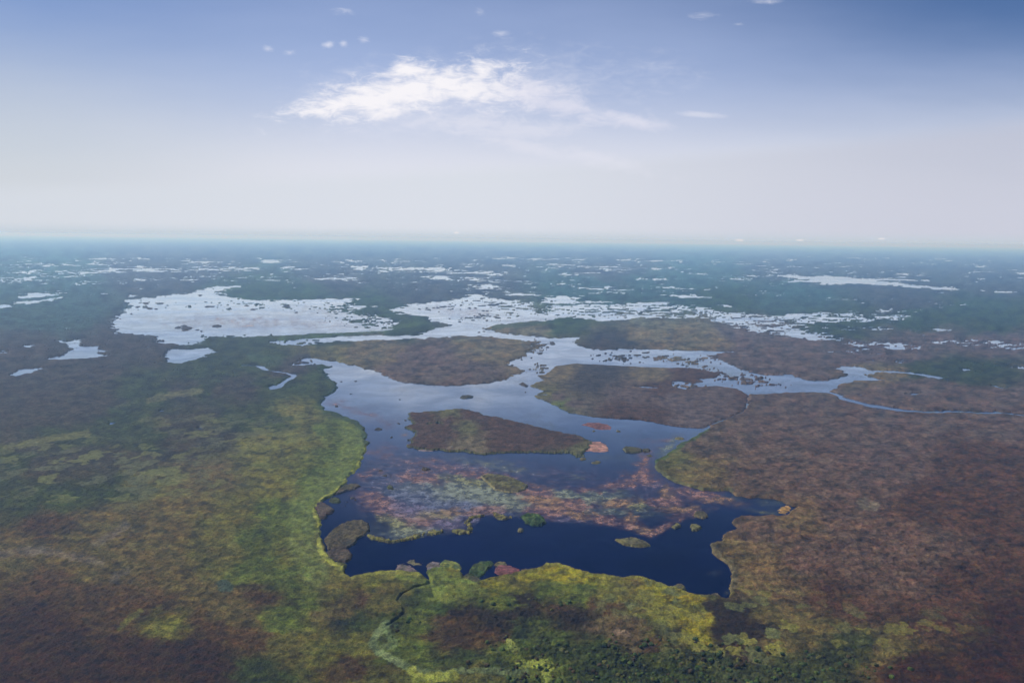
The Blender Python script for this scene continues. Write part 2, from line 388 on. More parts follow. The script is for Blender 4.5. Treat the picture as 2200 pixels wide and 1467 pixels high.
# (outline or polyline, half width px or None, colour, softness px, strength)
STROKES = [
    ([(762, 925), (760, 980), (725, 1030), (680, 1060), (645, 1100), (648, 1180), (680, 1235)], 16, (.150, .190, .040), 26, .55),
    ([(15, 964), (60, 955), (110, 946), (188, 934)], 5, (.12, .12, .035), 5, .85),
    ([(320, 862), (380, 850), (432, 841)], 4, (.12, .12, .05), 5, .7),
    ([(300, 905), (345, 900)], 2, (.1, .11, .05), 4, .6),
    ([(693, 1075), (682, 1090), (676, 1100), (680, 1115), (688, 1125), (690, 1150), (685, 1175), (692, 1195), (712, 1212), (735, 1225)], 3.4, (.30, .31, .045), 4, .9),
    ([(788, 950), (784, 975), (770, 1004), (744, 1034), (731, 1050), (694, 1075)], 2.4, (.28, .30, .045), 2, .8),
    ([(738, 1240), (725, 1238), (722, 1228), (730, 1218)], 4, (.19, .18, .03), 3, .7),
    ([(755, 1243), (790, 1236), (845, 1232), (895, 1236)], 4, (.20, .20, .03), 3, .9),
    ([(832, 1347), (815, 1362), (802, 1378), (800, 1392), (815, 1405), (850, 1425), (880, 1440)], 6.5, (.15, .19, .07), 4, .95),
    ([(825, 1352), (838, 1375), (845, 1388), (825, 1395)], 6, (.15, .20, .07), 5, .7),
    ([(880, 1440), (920, 1452), (960, 1455), (990, 1447), (1050, 1446), (1130, 1452)], 5, (.12, .15, .055), 4, .8),
    ([(885, 1447), (895, 1466), (930, 1462), (975, 1458)], 8, (.26, .28, .04), 6, .9),
    ([(1115, 1432), (1150, 1430), (1185, 1436), (1170, 1445), (1180, 1464)], 6, (.25, .28, .04), 5, .9),
    ([(1092, 1382), (1098, 1392), (1108, 1402)], 5, (.25, .28, .06), 4, .9),
    ([(1322, 1362), (1335, 1363), (1350, 1370)], 4, (.30, .20, .12), 3, .8),
    ([(470, 1262), (485, 1258), (495, 1266), (475, 1272)], 5, (.05, .075, .045), 3, .9),
    ([(255, 1355), (275, 1335), (300, 1318)], 4, (.13, .13, .025), 4, .7),
    ([(60, 1185), (110, 1190), (160, 1200), (220, 1215)], 4, (.19, .16, .14), 8, .28),
    ([(205, 1172), (235, 1158), (270, 1132)], 4, (.19, .16, .14), 8, .28),
    ([(0, 1195), (40, 1190), (90, 1188)], 5, (.18, .15, .13), 8, .25),
    ([(240, 1250), (262, 1236), (275, 1232)], 4, (.17, .15, .13), 6, .25),
    ([(1445, 1256), (1400, 1244), (1345, 1240), (1275, 1234), (1225, 1219), (1196, 1214), (1174, 1215), (1120, 1235)], 4, (.19, .18, .03), 3, .7),
    ([(1404, 995), (1425, 985), (1452, 965), (1490, 943), (1518, 926)], 3, (.05, .09, .02), 4, .8),
    ([(1405, 1005), (1436, 1031), (1478, 1047), (1513, 1057), (1570, 1057)], 3, (.085, .095, .04), 4, .6),
    ([(1532, 1172), (1536, 1188), (1558, 1204), (1577, 1226), (1578, 1246), (1573, 1270)], 3, (.13, .11, .05), 5, .6),
    ([(690, 790), (705, 808), (722, 824), (724, 838), (700, 852), (692, 868), (700, 884), (725, 890), (765, 908), (782, 925), (786, 950)], 5, (.028, .05, .02), 6, .8),
    ([(1850, 1083), (1865, 1090), (1880, 1092)], 7, (.16, .135, .085), 6, .6),
    ([(600, 729), (680, 724), (760, 715), (830, 709), (870, 701), (905, 696)], 3, (.06, .10, .035), 3, .7),
    ([(540, 768), (580, 772), (600, 778)], 6, (.05, .085, .04), 6, .5),
    ([(1060, 705), (1100, 700), (1215, 687), (1245, 689)], 3, (.03, .06, .02), 4, .6),
    ([(1152, 1258), (1200, 1262)], 2, (.12, .14, .03), 5, .3),
    ([(1300, 1258), (1340, 1268), (1400, 1300), (1440, 1330)], 12, (.15, .145, .022), 12, .5),
    ([(1400, 885), (1600, 886)], 1, (.1, .1, .1), 1, 0.0),
]


def land_height(F, X, Y, sp, bushy, edge=5.0, h=3.4):
    """canopy height over the water from the inland distance F (m)"""
    base = -0.7 + (h + 0.7) * ss(-edge, edge, F)
    k = ss(0.0, edge * 1.5, F)
    bump = fbm(X / 9.0, Y / 9.0, 3, 5, 0.6, 2.1, sp, 9.0) * (1.1 + 1.1 * bushy)
    b2 = np.abs(fbm(X / 16.0, Y / 16.0, 3, 9, 0.55, 2.1, sp, 16.0))
    bump = bump + (0.35 - b2) * 2.2 * bushy
    big = fbm(X / 60.0, Y / 60.0, 2, 11, 0.5, 2.0, sp, 60.0) * 1.0
    return base + k * (bump + big)


def YY_BRK(u, v):
    return 3.2 * fbm(u / 22, v / 12, 4, 43, .6)


def land_colour(X, Y, u, v, F):
    wu = 26 * fbm(u / 70, v / 30, 4, 21, 0.6)
    wv = 13 * fbm(u / 70 + 50, v / 30, 4, 22, 0.6)
    uu = (u + wu).astype(f32); vv = (v + wv).astype(f32)
    acc = np.zeros(u.shape + (3,), f32); ws = np.zeros(u.shape, f32)
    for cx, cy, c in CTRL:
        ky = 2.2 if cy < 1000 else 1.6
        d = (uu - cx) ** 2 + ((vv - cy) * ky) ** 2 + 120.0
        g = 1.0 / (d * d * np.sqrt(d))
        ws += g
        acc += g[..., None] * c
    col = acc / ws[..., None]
    # patches of other plants
    p1 = fbm(X / 55, Y / 75, 5, 31, 0.62)
    p2 = fbm(u / 34, v / 12, 5, 32, 0.65)
    p3 = fbm(X / 13, Y / 17, 3, 33, 0.6)
    col = col * np.clip(1 + 0.40 * p1 + 0.42 * p2 + 0.30 * p3, 0.3, 2.0)[..., None]
    hue = fbm(u / 60 + 9, v / 22, 4, 37, 0.6)[..., None]
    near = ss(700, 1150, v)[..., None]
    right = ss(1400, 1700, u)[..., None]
    col = col * (1 + near * (np.array([.06, -.02, -.56], f32) * (1 - right) + np.array([.18, -.09, -.36], f32) * right))  # near land tinted warmer, less blue, to offset the haze's blue veil
    col = col * (1 + .45 * ss(640, 545, v)[..., None])  # far land paled in its colour, standing in for thicker haze
    col = col * (1 + ss(760, 620, v)[..., None] * np.array([.10, .55, .75], f32))  # blue-green of distance haze painted into the far land colour
    col = col * (1 + hue * np.array([.13, .0, -.06], f32))
    dark = ss(0.16, 0.42, fbm(u / 26, v / 10, 4, 35, 0.6))[..., None]
    col = col * (1 - 0.42 * dark)
    # round mats of pale sedge in the dark swamp
    d, r = cells(X / 46 + 0.45 * fbm(X / 40, Y / 40, 3, 3), Y / 60 + 0.45 * fbm(X / 30 + 7, Y / 30, 2, 4), 2)
    zone = ss(0, 1, np.clip(1.35 - np.sqrt(((u - 210) / 330) ** 2 + ((v - 1020) / 78) ** 2), 0, 1))
    zone = np.maximum(zone, 0.8 * ss(0, 1, np.clip(1.3 - np.sqrt(((u - 480) / 190) ** 2 + ((v - 930) / 50) ** 2), 0, 1)))
    mat = ss(0.50, 0.40, d / (0.45 + 0.75 * r)) * (r > 0.25) * zone
    tone = np.where((r * 37 % 1)[..., None] > 0.55, np.array([.105, .112, .034], f32), np.array([.072, .078, .036], f32))
    col = col * (1 - 0.7 * mat[..., None]) + tone * 0.7 * mat[..., None]
    d, r = cells(X / 24 + 0.3 * fbm(X / 14, Y / 14, 2, 3), Y / 30 + 0.3 * fbm(X / 14 + 7, Y / 14, 2, 4), 6)
    zone = ss(0, 1, np.clip(1.4 - np.sqrt(((u - 1600) / 210) ** 2 + ((v - 1360) / 90) ** 2), 0, 1))
    zone = np.maximum(zone, ss(0, 1, np.clip(1.3 - np.sqrt(((u - 1400) / 160) ** 2 + ((v - 1290) / 50) ** 2), 0, 1)))
    zone = np.maximum(zone, .6 * ss(0, 1, np.clip(1.3 - np.sqrt(((u - 1850) / 260) ** 2 + ((v - 1350) / 60) ** 2), 0, 1)))
    mat = ss(0.52, 0.40, d / (0.4 + 0.7 * r)) * (r > 0.42) * zone
    tone = np.where((r * 53 % 1)[..., None] > 0.5, np.array([.150, .140, .024], f32), np.array([.085, .092, .028], f32))
    col = col * (1 - 0.85 * mat[..., None]) + tone * 0.85 * mat[..., None]
    # strokes: shore fringes, weed-filled channels
    P = np.stack([u, v], -1)
    su = u + 3.0 * fbm(X / 12, Y / 12, 3, 41); sv = v + 2.0 * fbm(X / 12 + 5, Y / 12, 3, 42)
    brk = np.clip(YY_BRK(u, v), -3, 5)
    for pts, hw, c, soft, st in STROKES:
        d = -sdist(pts, su, sv * 1.0, 40.0, closed=False)
        k = (st * ss(hw + soft, hw, d + brk))[..., None]
        col = col * (1 - k) + np.array(c, f32) * .68 * k * np.clip(1 + 0.5 * p3 + .3 * p2, .5, 1.6)[..., None]
    return np.clip(col, 0.004, 0.6)


# ------------------------------------------------------------------ materials
def material(name):
    m = bpy.data.materials.new(name)
    m.use_nodes = True
    m.node_tree.nodes.clear()
    return m, N(m.node_tree)


def plant_material(name, contrast=1.0, bump=0.9):
    m, q = material(name)
    at_ = q.new('ShaderNodeAttribute', attribute_name='col')
    pos = q.new('ShaderNodeNewGeometry').outputs['Position']
    a = q.noise(pos, 0.55, 5, 0.7)
    b = q.noise(pos, 0.09, 5, 0.65)
    k = q.m('MULTIPLY', q.sm(a, 0.22, 0.80, 1 - 0.62 * contrast, 1 + 0.75 * contrast), q.sm(b, 0.25, 0.75, 1 - 0.30 * contrast, 1 + 0.30 * contrast))
    gaps = q.sm(q.noise(pos, 0.035, 6, 0.72), 0.34, 0.52, 0.68, 1.04)
    k = q.m('MULTIPLY', k, gaps)
    hsv = q.new('ShaderNodeHueSaturation')
    q.put(hsv.inputs['Hue'], q.sm(q.noise(pos, 0.16, 4, 0.6), 0.3, 0.7, 0.485, 0.515))
    q.put(hsv.inputs['Color'], at_.outputs['Color'])
    c = q.mix(1.0, hsv.outputs[0], q.vec(k, k, k), 'MULTIPLY')
    bs = q.new('ShaderNodeBsdfPrincipled')
    q.put(bs.inputs['Base Color'], c)
    bs.inputs['Roughness'].default_value = 0.85
    bs.inputs['Specular IOR Level'].default_value = 0.12
    bp = q.new('ShaderNodeBump')
    bp.inputs['Strength'].default_value = bump
    bp.inputs['Distance'].default_value = 2.0
    c3 = q.noise(pos, 0.028, 5, 0.68)
    q.put(bp.inputs['Height'], q.m('ADD', q.m('ADD', a, q.m('MULTIPLY', b, 2.4)), q.m('MULTIPLY', c3, 2.0)))
    q.put(bs.inputs['Normal'], bp.outputs[0])
    o = q.new('ShaderNodeOutputMaterial')
    q.t.links.new(bs.outputs[0], o.inputs[0])
    return m


PLANT = plant_material('swamp_plants')
MATM = plant_material('floating_leaves', 0.9, 0.5)


def water_material():
    m, q = material('lake_water')
    pos = q.new('ShaderNodeNewGeometry').outputs['Position']
    bs = q.new('ShaderNodeBsdfDiffuse')
    gl = q.new('ShaderNodeBsdfGlossy')
    gl.inputs['Color'].default_value = (0.80, 0.90, 1.0, 1)
    big = q.noise(pos, 0.006, 5, 0.6)
    c = q.mix(q.sm(big, 0.3, 0.7), (0.0005, 0.0024, 0.018), (0.0012, 0.0040, 0.028))
    q.put(bs.inputs['Color'], c)
    q.put(gl.inputs['Roughness'], q.sm(q.noise(pos, 0.004, 6, 0.62), 0.35, 0.7, 0.08, 0.22))
    bp = q.new('ShaderNodeBump')
    bp.inputs['Strength'].default_value = 0.3
    bp.inputs['Distance'].default_value = 0.12
    q.put(bp.inputs['Height'], q.noise(pos, 0.5, 4, 0.6))
    q.put(gl.inputs['Normal'], bp.outputs[0])
    fr = q.new('ShaderNodeFresnel')
    fr.inputs[0].default_value = 1.33
    q.put(fr.inputs['Normal'], bp.outputs[0])
    fac = q.m('MULTIPLY', clamp=True, a=fr.outputs[0], b= q.m('MULTIPLY', q.sm(fr.outputs[0], 0.07, 0.30, 0.06, 1.7), q.sm(q.noise(pos, 0.007, 7, 0.66, 0.6), 0.34, 0.66, 0.86, 1.10)))
    mx = q.new('ShaderNodeMixShader')
    q.put(mx.inputs[0], fac)
    q.t.links.new(bs.outputs[0], mx.inputs[1])
    q.t.links.new(gl.outputs[0], mx.inputs[2])
    o = q.new('ShaderNodeOutputMaterial')
    q.t.links.new(mx.outputs[0], o.inputs[0])
    return m


def lily_material():
    """thin floating weed: the plants cover the sheet only in clumps, open water between them"""
    m, q = material('floating_weed')
    at_ = q.new('ShaderNodeAttribute', attribute_name='col')
    de = q.new('ShaderNodeAttribute', attribute_name='dens').outputs['Fac']
    pos = q.new('ShaderNodeNewGeometry').outputs['Position']
    a = q.noise(pos, 0.28, 6, 0.72, 0.4)
    b = q.noise(pos, 0.05, 6, 0.65, 0.6)
    t = q.m('ADD', de, q.m('ADD', q.m('MULTIPLY', q.m('SUBTRACT', a, 0.5), 1.1), q.m('MULTIPLY', q.m('SUBTRACT', b, 0.5), 1.5)))
    al = q.m('ADD', q.m('MULTIPLY', q.sm(t, 0.40, 1.25), 0.64), q.m('MULTIPLY', de, 0.32), clamp=True)
    k = q.sm(a, 0.25, 0.75, 0.6, 1.4)
    bs = q.new('ShaderNodeBsdfPrincipled')
    q.put(bs.inputs['Base Color'], q.mix(1.0, at_.outputs['Color'], q.vec(k, k, k), 'MULTIPLY'))
    bs.inputs['Roughness'].default_value = 0.6
    bs.inputs['Specular IOR Level'].default_value = 0.25
    tr = q.new('ShaderNodeBsdfTransparent')
    mx = q.new('ShaderNodeMixShader')
    q.put(mx.inputs[0], al)
    q.t.links.new(tr.outputs[0], mx.inputs[1])
    q.t.links.new(bs.outputs[0], mx.inputs[2])
    o = q.new('ShaderNodeOutputMaterial')
    q.t.links.new(mx.outputs[0], o.inputs[0])
    return m


# ------------------------------------------------------------------ mesh building
def grid_mesh(name, X, Y, Z, keep, mat, col=None, dens=None, origin=(0, 0, 0)):
    nr, nc = X.shape
    idx = np.arange(nr * nc).reshape(nr, nc)
    a = idx[:-1, :-1]; b = idx[:-1, 1:]; c = idx[1:, 1:]; d = idx[1:, :-1]
    kf = (keep[:-1, :-1] | keep[:-1, 1:] | keep[1:, 1:] | keep[1:, :-1])
    quads = np.stack([a[kf], b[kf], c[kf], d[kf]], -1).astype(np.int64)
    used = np.zeros(nr * nc, bool); used[quads.ravel()] = True
    remap = np.cumsum(used) - 1
    quads = remap[quads].astype(np.int32)
    nv = int(used.sum()); nq = len(quads)
    co = np.stack([X.ravel()[used] - origin[0], Y.ravel()[used] - origin[1], Z.ravel()[used] - origin[2]], -1).astype(f32)
    me = bpy.data.meshes.new(name)
    me.vertices.add(nv)
    me.vertices.foreach_set('co', co.ravel())
    me.loops.add(nq * 4)
    me.loops.foreach_set('vertex_index', quads.ravel())
    me.polygons.add(nq)
    me.polygons.foreach_set('loop_start', np.arange(0, nq * 4, 4, dtype=np.int32))
    me.polygons.foreach_set('use_smooth', np.ones(nq, bool))
    me.update(calc_edges=True)
    if col is not None:
        at_ = me.attributes.new('col', 'FLOAT_COLOR', 'POINT')
        rgba = np.ones((nv, 4), f32); rgba[:, :3] = col.reshape(-1, 3)[used]
        at_.data.foreach_set('color', rgba.ravel())
    if dens is not None:
        at_ = me.attributes.new('dens', 'FLOAT', 'POINT')
        at_.data.foreach_set('value', dens.ravel()[used].astype(f32))
    me.materials.append(mat)
    o = bpy.data.objects.new(name, me)
    o.location = origin
    C.objects.link(o)
    return o


def tag(o, label, cat, group=None, kind=None):
    o['label'] = label; o['category'] = cat
    if group: o['group'] = group
    if kind: o['kind'] = kind
    return o


# ------------------------------------------------------------------ the ground: swamp seen from the aircraft out to the horizon
PX = 0.92                                   # cell height in photograph pixels
v_near, v_far = 1030.0, 6.0                 # pixels below eye level
rows_v = []
v_ = v_near
while v_ > 9.0:
    rows_v.append(v_); v_ -= PX
rows_Y = np.array([F_PX * H / q for q in rows_v] + list(np.linspace(90000, 120000, 3)))
rows_Y = np.concatenate([[20., 120., 250., 400., 520., 600., 660., 705.], rows_Y[rows_Y > 730]])
tin = np.arange(-0.70, 0.7001, 1.55 / F_PX)
tcol = np.concatenate([[-2.6, -1.9, -1.45, -1.2, -1.05, -0.95, -0.88, -0.82, -0.78, -0.74], tin, [0.74, 0.78, 0.82, 0.88, 0.95, 1.05, 1.2, 1.45, 1.9, 2.6]])
T, YY = np.meshgrid(tcol, rows_Y)
XX = T * YY
# near rows are widened so that the sheet also runs under and beside the aircraft
YY = YY.astype(np.float64)
SPY = np.gradient(rows_Y)[:, None] * np.ones_like(XX)
SPX = np.gradient(tcol)[None, :] * YY
SPC = np.maximum(SPY, SPX).astype(f32)
U, V = to_px(XX, YY)
PXM = (YY / F_PX)                            # metres per photo pixel across


def water_field(X, Y, u, v, pxm):
    """positive metres inside open water"""
    f = np.full(X.shape, -400.0, f32)
    f = np.maximum(f, sdist(W(LAKE), X, Y, 400.0))
    for p in PONDS:
        f = np.maximum(f, sdist(W(p), X, Y, 400.0))
    return f


WF = water_field(XX, YY, U, V, PXM)
# ragged shores: noise grows with distance as in the photograph's eye
jit = fbm(XX / 30, YY / 40, 4, 51, 0.6, 2.0, SPC, 30.) * 5.0
far = np.clip((YY - 2200) / 2500, 0, 1)
jit = jit + far * fbm(XX / 140, YY / 170, 4, 52, 0.6, 2.0) * 26.0 + np.clip((YY - 1300) / 1500, 0, 1) * fbm(XX / 60, YY / 80, 3, 54, .6) * 7.0
vpx = YY * YY / (F_PX * H)
jit = jit + ss(1700, 3000, YY) * np.clip(vpx * 1.7, 0, 160) * fbm(U / 20, V / 3.4, 4, 57, 0.65)
near_river = ss(1250, 1225, V) + ss(930, 1000, U) * 1.0
WF = WF + jit * np.clip(near_river, 0.05, 1.0)


for pts, hw in CREEKS:
    d = sdist(W(pts), XX, YY, 400.0, closed=False)
    WF = np.maximum(WF, d + hw * np.clip(YY / F_PX, 0.3, 12) * (1 + .5 * fbm(U / 14, V / 8, 3, 58)))


def zone4(u, v, cx, cy, rx, ry, rot=0):
    c, s_ = math.cos(R(rot)), math.sin(R(rot))
    a = ((u - cx) * c + (v - cy) * s_) / rx
    b = (-(u - cx) * s_ + (v - cy) * c) / ry
    return np.exp(-(a * a + b * b) ** 2)


def zone(u, v, cx, cy, rx, ry, rot=0):
    c, s_ = math.cos(R(rot)), math.sin(R(rot))
    a = ((u - cx) * c + (v - cy) * s_) / rx
    b = (-(u - cx) * s_ + (v - cy) * c) / ry
    return np.exp(-(a * a + b * b))


# shallow flooded swamp: open pools between the plants, given as the share of water
cov = np.zeros(XX.shape, f32)
for z in [(300, 580, 420, 9, -1, 0.65), (60, 600, 160, 9, -3, 0.63), (100, 570, 300, 6, -2, 0.57), (900, 580, 260, 9, 2, 0.67), (1020, 600, 150, 8, 2, 0.61), (600, 598, 300, 8, 0, 0.57), (1250, 574, 450, 8, 1, 0.53),
          (250, 604, 180, 5, -2, 0.57), (1300, 558, 400, 5, 1, 0.55), (650, 562, 420, 5, 0, 0.57), (2000, 560, 300, 4, 2, 0.45), (300, 556, 300, 4, 0, 0.51),
          (1400, 666, 230, 13, 2, 0.92), (1590, 684, 190, 16, 6, 0.92), (1790, 682, 190, 14, 0, 0.86), (1700, 714, 140, 14, 8, 0.90), (1300, 668, 120, 12, 2, 0.92), (1900, 668, 110, 8, 2, 0.50), (1840, 706, 90, 8, 0, 0.60),
          (1900, 742, 120, 12, 3, 0.74), (2120, 740, 150, 11, 3, 0.72), (2180, 745, 60, 9, 0, 0.76), (1850, 756, 80, 8, 0, 0.64), (1100, 652, 120, 8, 0, 0.52), (1080, 622, 140, 12, 0, 0.46), (1330, 622, 220, 16, 2, 0.44), (1750, 640, 400, 14, 3, 0.32),
          (1880, 772, 90, 6, 4, 0.44), (2130, 782, 100, 8, 3, 0.44), (800, 680, 50, 9, 10, .5), (1800, 600, 240, 10, 5, 0.40)]:
    cov = np.maximum(cov, zone4(U, V, *z[:5]) * z[5])
cov = np.maximum(cov, 0.38 * ss(660, 580, V) * ss(545, 560, V))
cov = np.maximum(cov, 0.10 * ss(930, 800, V) * ss(620, 700, V) * ss(1000, 700, U))
vn = np.clip(V - 512, 8, 2000)
# noise stretched along the view so that pools read as thin streaks at any distance
pn = 0.62 * fbm(U / 40, V / 2.6, 5, 61, 0.72) + 0.45 * fbm(U / 90, V / 11, 3, 62, 0.6) + 0.30 * fbm(U / 13, V / 1.7, 3, 65, 0.6)
pool = pn + (cov - 0.62) * 1.5
pool_F = pool * 160.0
pool_F = np.where(V > 960, -400, pool_F)
WF = np.maximum(WF, np.where(cov > 0.08, pool_F, -400).astype(f32))
# reedy clumps standing in the shallow big pond and marsh
cl = fbm(U / 30, V / 3.0, 4, 63, 0.65) * 0.85 + 0.4 * fbm(U / 9, V / 2.5, 2, 64)
reed = np.zeros(XX.shape, f32)
for z in [(1330, 670, 150, 12, 2, .44), (1460, 672, 120, 14, 3, .52), (1080, 655, 110, 12, 0, .40), (740, 665, 60, 10, 3, .5), (790, 690, 70, 12, 5, .5), (560, 655, 200, 12, 0, .16), (1440, 770, 90, 9, 4, .42), (1330, 770, 50, 8, 5, .42), (1600, 815, 70, 12, 8, .42), (1530, 800, 60, 10, 10, .40), (1480, 832, 60, 8, 0, .38), (960, 660, 90, 8, 0, .25), (1060, 680, 80, 8, -5, .32),
          (1120, 660, 60, 9, 0, .38), (1350, 672, 150, 10, 2, .28), (520, 725, 80, 6, 0, .34), (700, 736, 90, 4, 0, .35), (310, 655, 60, 9, 0, .22), (1150, 740, 30, 12, 0, .42), (1160, 790, 20, 10, 0, .3), (640, 780, 30, 8, 0, .4)]:
    reed = np.maximum(reed, zone(U, V, *z[:5]) * z[5])
rk = cl + (reed - 0.52) * 1.6
WF = np.where((reed > 0.05) & (rk > 0), np.minimum(WF, -rk * 120), WF)
SP_F = sdist(W(SPIT), XX, YY, 400.0) + jit * 0.3
WF = np.where(SP_F > -15, np.minimum(WF, -SP_F - 0.0), WF)

LF = -WF
bushy = np.clip(zone(U, V, 1380, 1440, 240, 55) * 1.2 + zone(U, V, 1150, 1330, 160, 35) + .8 * zone(U, V, 1180, 1400, 120, 30) + .5 * zone(U, V, 1750, 1430, 200, 40) + 0.35 * zone(U, V, 1900, 1200, 500, 160), 0, 1.2)
# trench of the stream
ZZ = land_height(LF, XX, YY, SPC, bushy, edge=np.clip(1.6 + (YY - 900) / 500, 2.2, 30.0))
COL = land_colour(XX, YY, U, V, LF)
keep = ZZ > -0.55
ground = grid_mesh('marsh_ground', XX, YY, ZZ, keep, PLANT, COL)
tag(ground, 'brown and green papyrus swamp stretching flat to the hazy horizon', 'swamp', kind='structure')


def sheet(name, x0, y0, x1, y1, z, mat):
    me = bpy.data.meshes.new(name)
    me.from_pydata([(x0, y0, z), (x1, y0, z), (x1, y1, z), (x0, y1, z)], [], [(0, 1, 2, 3)])
    me.materials.append(mat)
    o = bpy.data.objects.new(name, me)
    C.objects.link(o)
    return o


WAT = water_material()
tag(sheet('lake_water', -120000, -120000, 120000, 125000, 0.0, WAT), 'open dark blue water of the lake, its channels and pools', 'water', kind='structure')


# ------------------------------------------------------------------ islands, floating mats
def islet(name, pts, label, cat, c1, c2=None, h=3.0, rim=None, n_cells=110, jitter=0.6, holes=None, mat=None, group=None, bushy=0.2, edge=None, pc=30.):
    wp = np.array(W(pts))
    x0, y0 = wp.min(0); x1, y1 = wp.max(0)
    ox, oy = (x0 + x1) / 2, (y0 + y1) / 2
    pxm = oy / F_PX
    e = edge or max(1.2, 1.6 * pxm)
    mg = 3 * e + 3 * pxm
    nx = int(min(n_cells * 4, max(10, (x1 - x0 + 2 * mg) / (1.0 * pxm))))
    ny = int(min(n_cells * 4, max(10, (y1 - y0 + 2 * mg) / (0.8 * pxm * oy / H))))
    X, Y = np.meshgrid(np.linspace(x0 - mg, x1 + mg, nx), np.linspace(y0 - mg, y1 + mg, ny))
    sp = np.full(X.shape, max((x1 - x0) / nx, (y1 - y0) / ny), f32)
    u, v = to_px(X, Y)
    F = sdist(wp, X, Y, 200.0)
    for hp in (holes or []):
        F = np.minimum(F, -sdist(W(hp), X, Y, 200.0))
    s = 7 * pxm
    F = F + jitter * pxm * (3.4 * fbm(X / s, Y / s, 5, 71, 0.7) + 4 * fbm(X / (5 * s), Y / (6 * s), 3, 72))
    Z = -0.7 + (h + 0.7) * ss(-e, e, F)
    k = ss(0, e * 1.5, F)
    Z = Z + k * (fbm(X / 9, Y / 9, 3, 5, .6, 2.1, sp, 9.) * (0.5 + bushy) * min(1, h / 2) + .6 * fbm(X / 40, Y / 40, 2, 6, .5, 2., sp, 40.) * min(1, h / 2))
    if callable(c1):
        col = c1(X, Y, u, v, F)
    else:
        c2 = c1 if c2 is None else c2
        t = ss(-0.25, 0.25, fbm(X / pc, Y / pc, 4, 73, .6))[..., None]
        col = np.array(c1, f32) * (1 - t) + np.array(c2, f32) * t
        col = .8 * col * np.clip(1 + .6 * fbm(X / 8, Y / 8, 4, 74, .6) + .4 * fbm(X / 25, Y / 30, 3, 75, .6), .35, 1.9)[..., None]
    if rim is not None:
        k = (ss(3.2 * pxm, 0.8 * pxm, F) * .85)[..., None]
        col = col * (1 - k) + np.array(rim, f32) * k
    o = grid_mesh(name, X, Y, Z, Z > -0.5, mat or PLANT, np.clip(col, .004, .6), origin=(ox, oy, 0))
    return tag(o, label, cat, group)


def ell(cx, cy, rx, ry, rot=0, k=16, wob=0.12):
    rnd = random.Random(int(cx * 7 + cy * 13))
    ph = [rnd.uniform(0, 6.28) for _ in range(3)]
    out = []
    for i in range(k):
        t = 2 * math.pi * i / k
        r = 1 + wob * (math.sin(2 * t + ph[0]) + .7 * math.sin(3 * t + ph[1]) + .5 * math.sin(5 * t + ph[2]))
        a, b = rx * r * math.cos(t), ry * r * math.sin(t)
        out.append((cx + a * math.cos(R(rot)) - b * math.sin(R(rot)), cy + a * math.sin(R(rot)) + b * math.cos(R(rot))))
    return out


def mixed(pairs, base_noise=.45):
    """colours spread from spots given in photograph pixels"""
    def fn(X, Y, u, v, F):
        uu = u + 12 * fbm(u / 30, v / 12, 3, 81, .6); vv = v + 6 * fbm(u / 30 + 9, v / 12, 3, 82, .6)
        acc = 0; ws = 0
        for cx, cy, c in pairs:
            d = (uu - cx) ** 2 + ((vv - cy) * 2) ** 2 + 40
            g = 1 / (d * d); ws = ws + g
            acc = acc + g[..., None] * (pal[c] if isinstance(c, str) else np.array(c, f32))
        col = acc / ws[..., None]
        q = 1 + base_noise * (fbm(X / 26, Y / 30, 4, 83, .6) + fbm(u / 22, v / 8, 4, 84, .6))
        return col * np.clip(q, .35, 2)[..., None]
    return fn


ISL_R = [(1141, 829), (1155, 822), (1172, 818), (1155, 807), (1172, 806), (1195, 787), (1239, 782), (1300, 785), (1313, 786), (1418, 791), (1482, 791), (1520, 798), (1545, 805), (1536, 811), (1500, 814),
         (1512, 820), (1490, 823), (1463, 818), (1441, 818), (1445, 832), (1473, 838), (1500, 832), (1541, 830), (1582, 836), (1607, 849), (1605, 860), (1604, 870), (1596, 884), (1556, 900),
         (1527, 911), (1512, 920), (1473, 918), (1445, 915), (1418, 909), (1380, 902), (1350, 900), (1310, 898), (1277, 895), (1223, 886), (1200, 874), (1175, 862), (1152, 852), (1160, 845), (1172, 840)]
islet('papyrus_island', ISL_R, 'large brown papyrus island on the right, between two channels and a thin pale creek', 'island',
      mixed([(1190, 800, 'OB'), (1300, 800, 'DB'), (1400, 805, 'OB'), (1480, 803, 'B2'), (1260, 830, 'DB'), (1180, 850, 'OL'), (1213, 868, 'GR'), (1230, 868, 'BR'), (1195, 855, 'BR'), (1350, 850, 'BR'), (1330, 885, 'B2'), (1450, 860, 'BR'),
             (1560, 850, 'BR'), (1480, 900, 'BR'), (1400, 895, 'B2'), (1420, 835, 'B2'), (1600, 850, 'B2')]), h=2.6, n_cells=140, jitter=.8,
      holes=[ell(1233, 827, 5, 1.6), ell(1226, 846, 4, 1.5), ell(1172, 848, 6, 1.6), ell(1390, 832, 30, 1.6, 3)])
ISL_C = [(875, 889), (888, 886), (900, 888), (915, 885), (940, 885), (960, 882), (975, 879), (1000, 880), (1020, 885), (1035, 892), (1080, 900), (1125, 910), (1150, 918), (1190, 926), (1230, 936), (1255, 943),
         (1275, 950), (1268, 957), (1262, 968), (1250, 978), (1238, 981), (1225, 976), (1212, 972), (1190, 974), (1165, 971), (1120, 972), (1075, 972), (1040, 977), (1005, 971), (975, 969), (960, 971), (945, 966), (925, 968), (900, 965),
         (881, 960), (876, 957), (885, 951), (888, 940), (895, 930), (885, 923), (870, 918), (882, 915), (892, 910), (884, 904), (882, 895)]
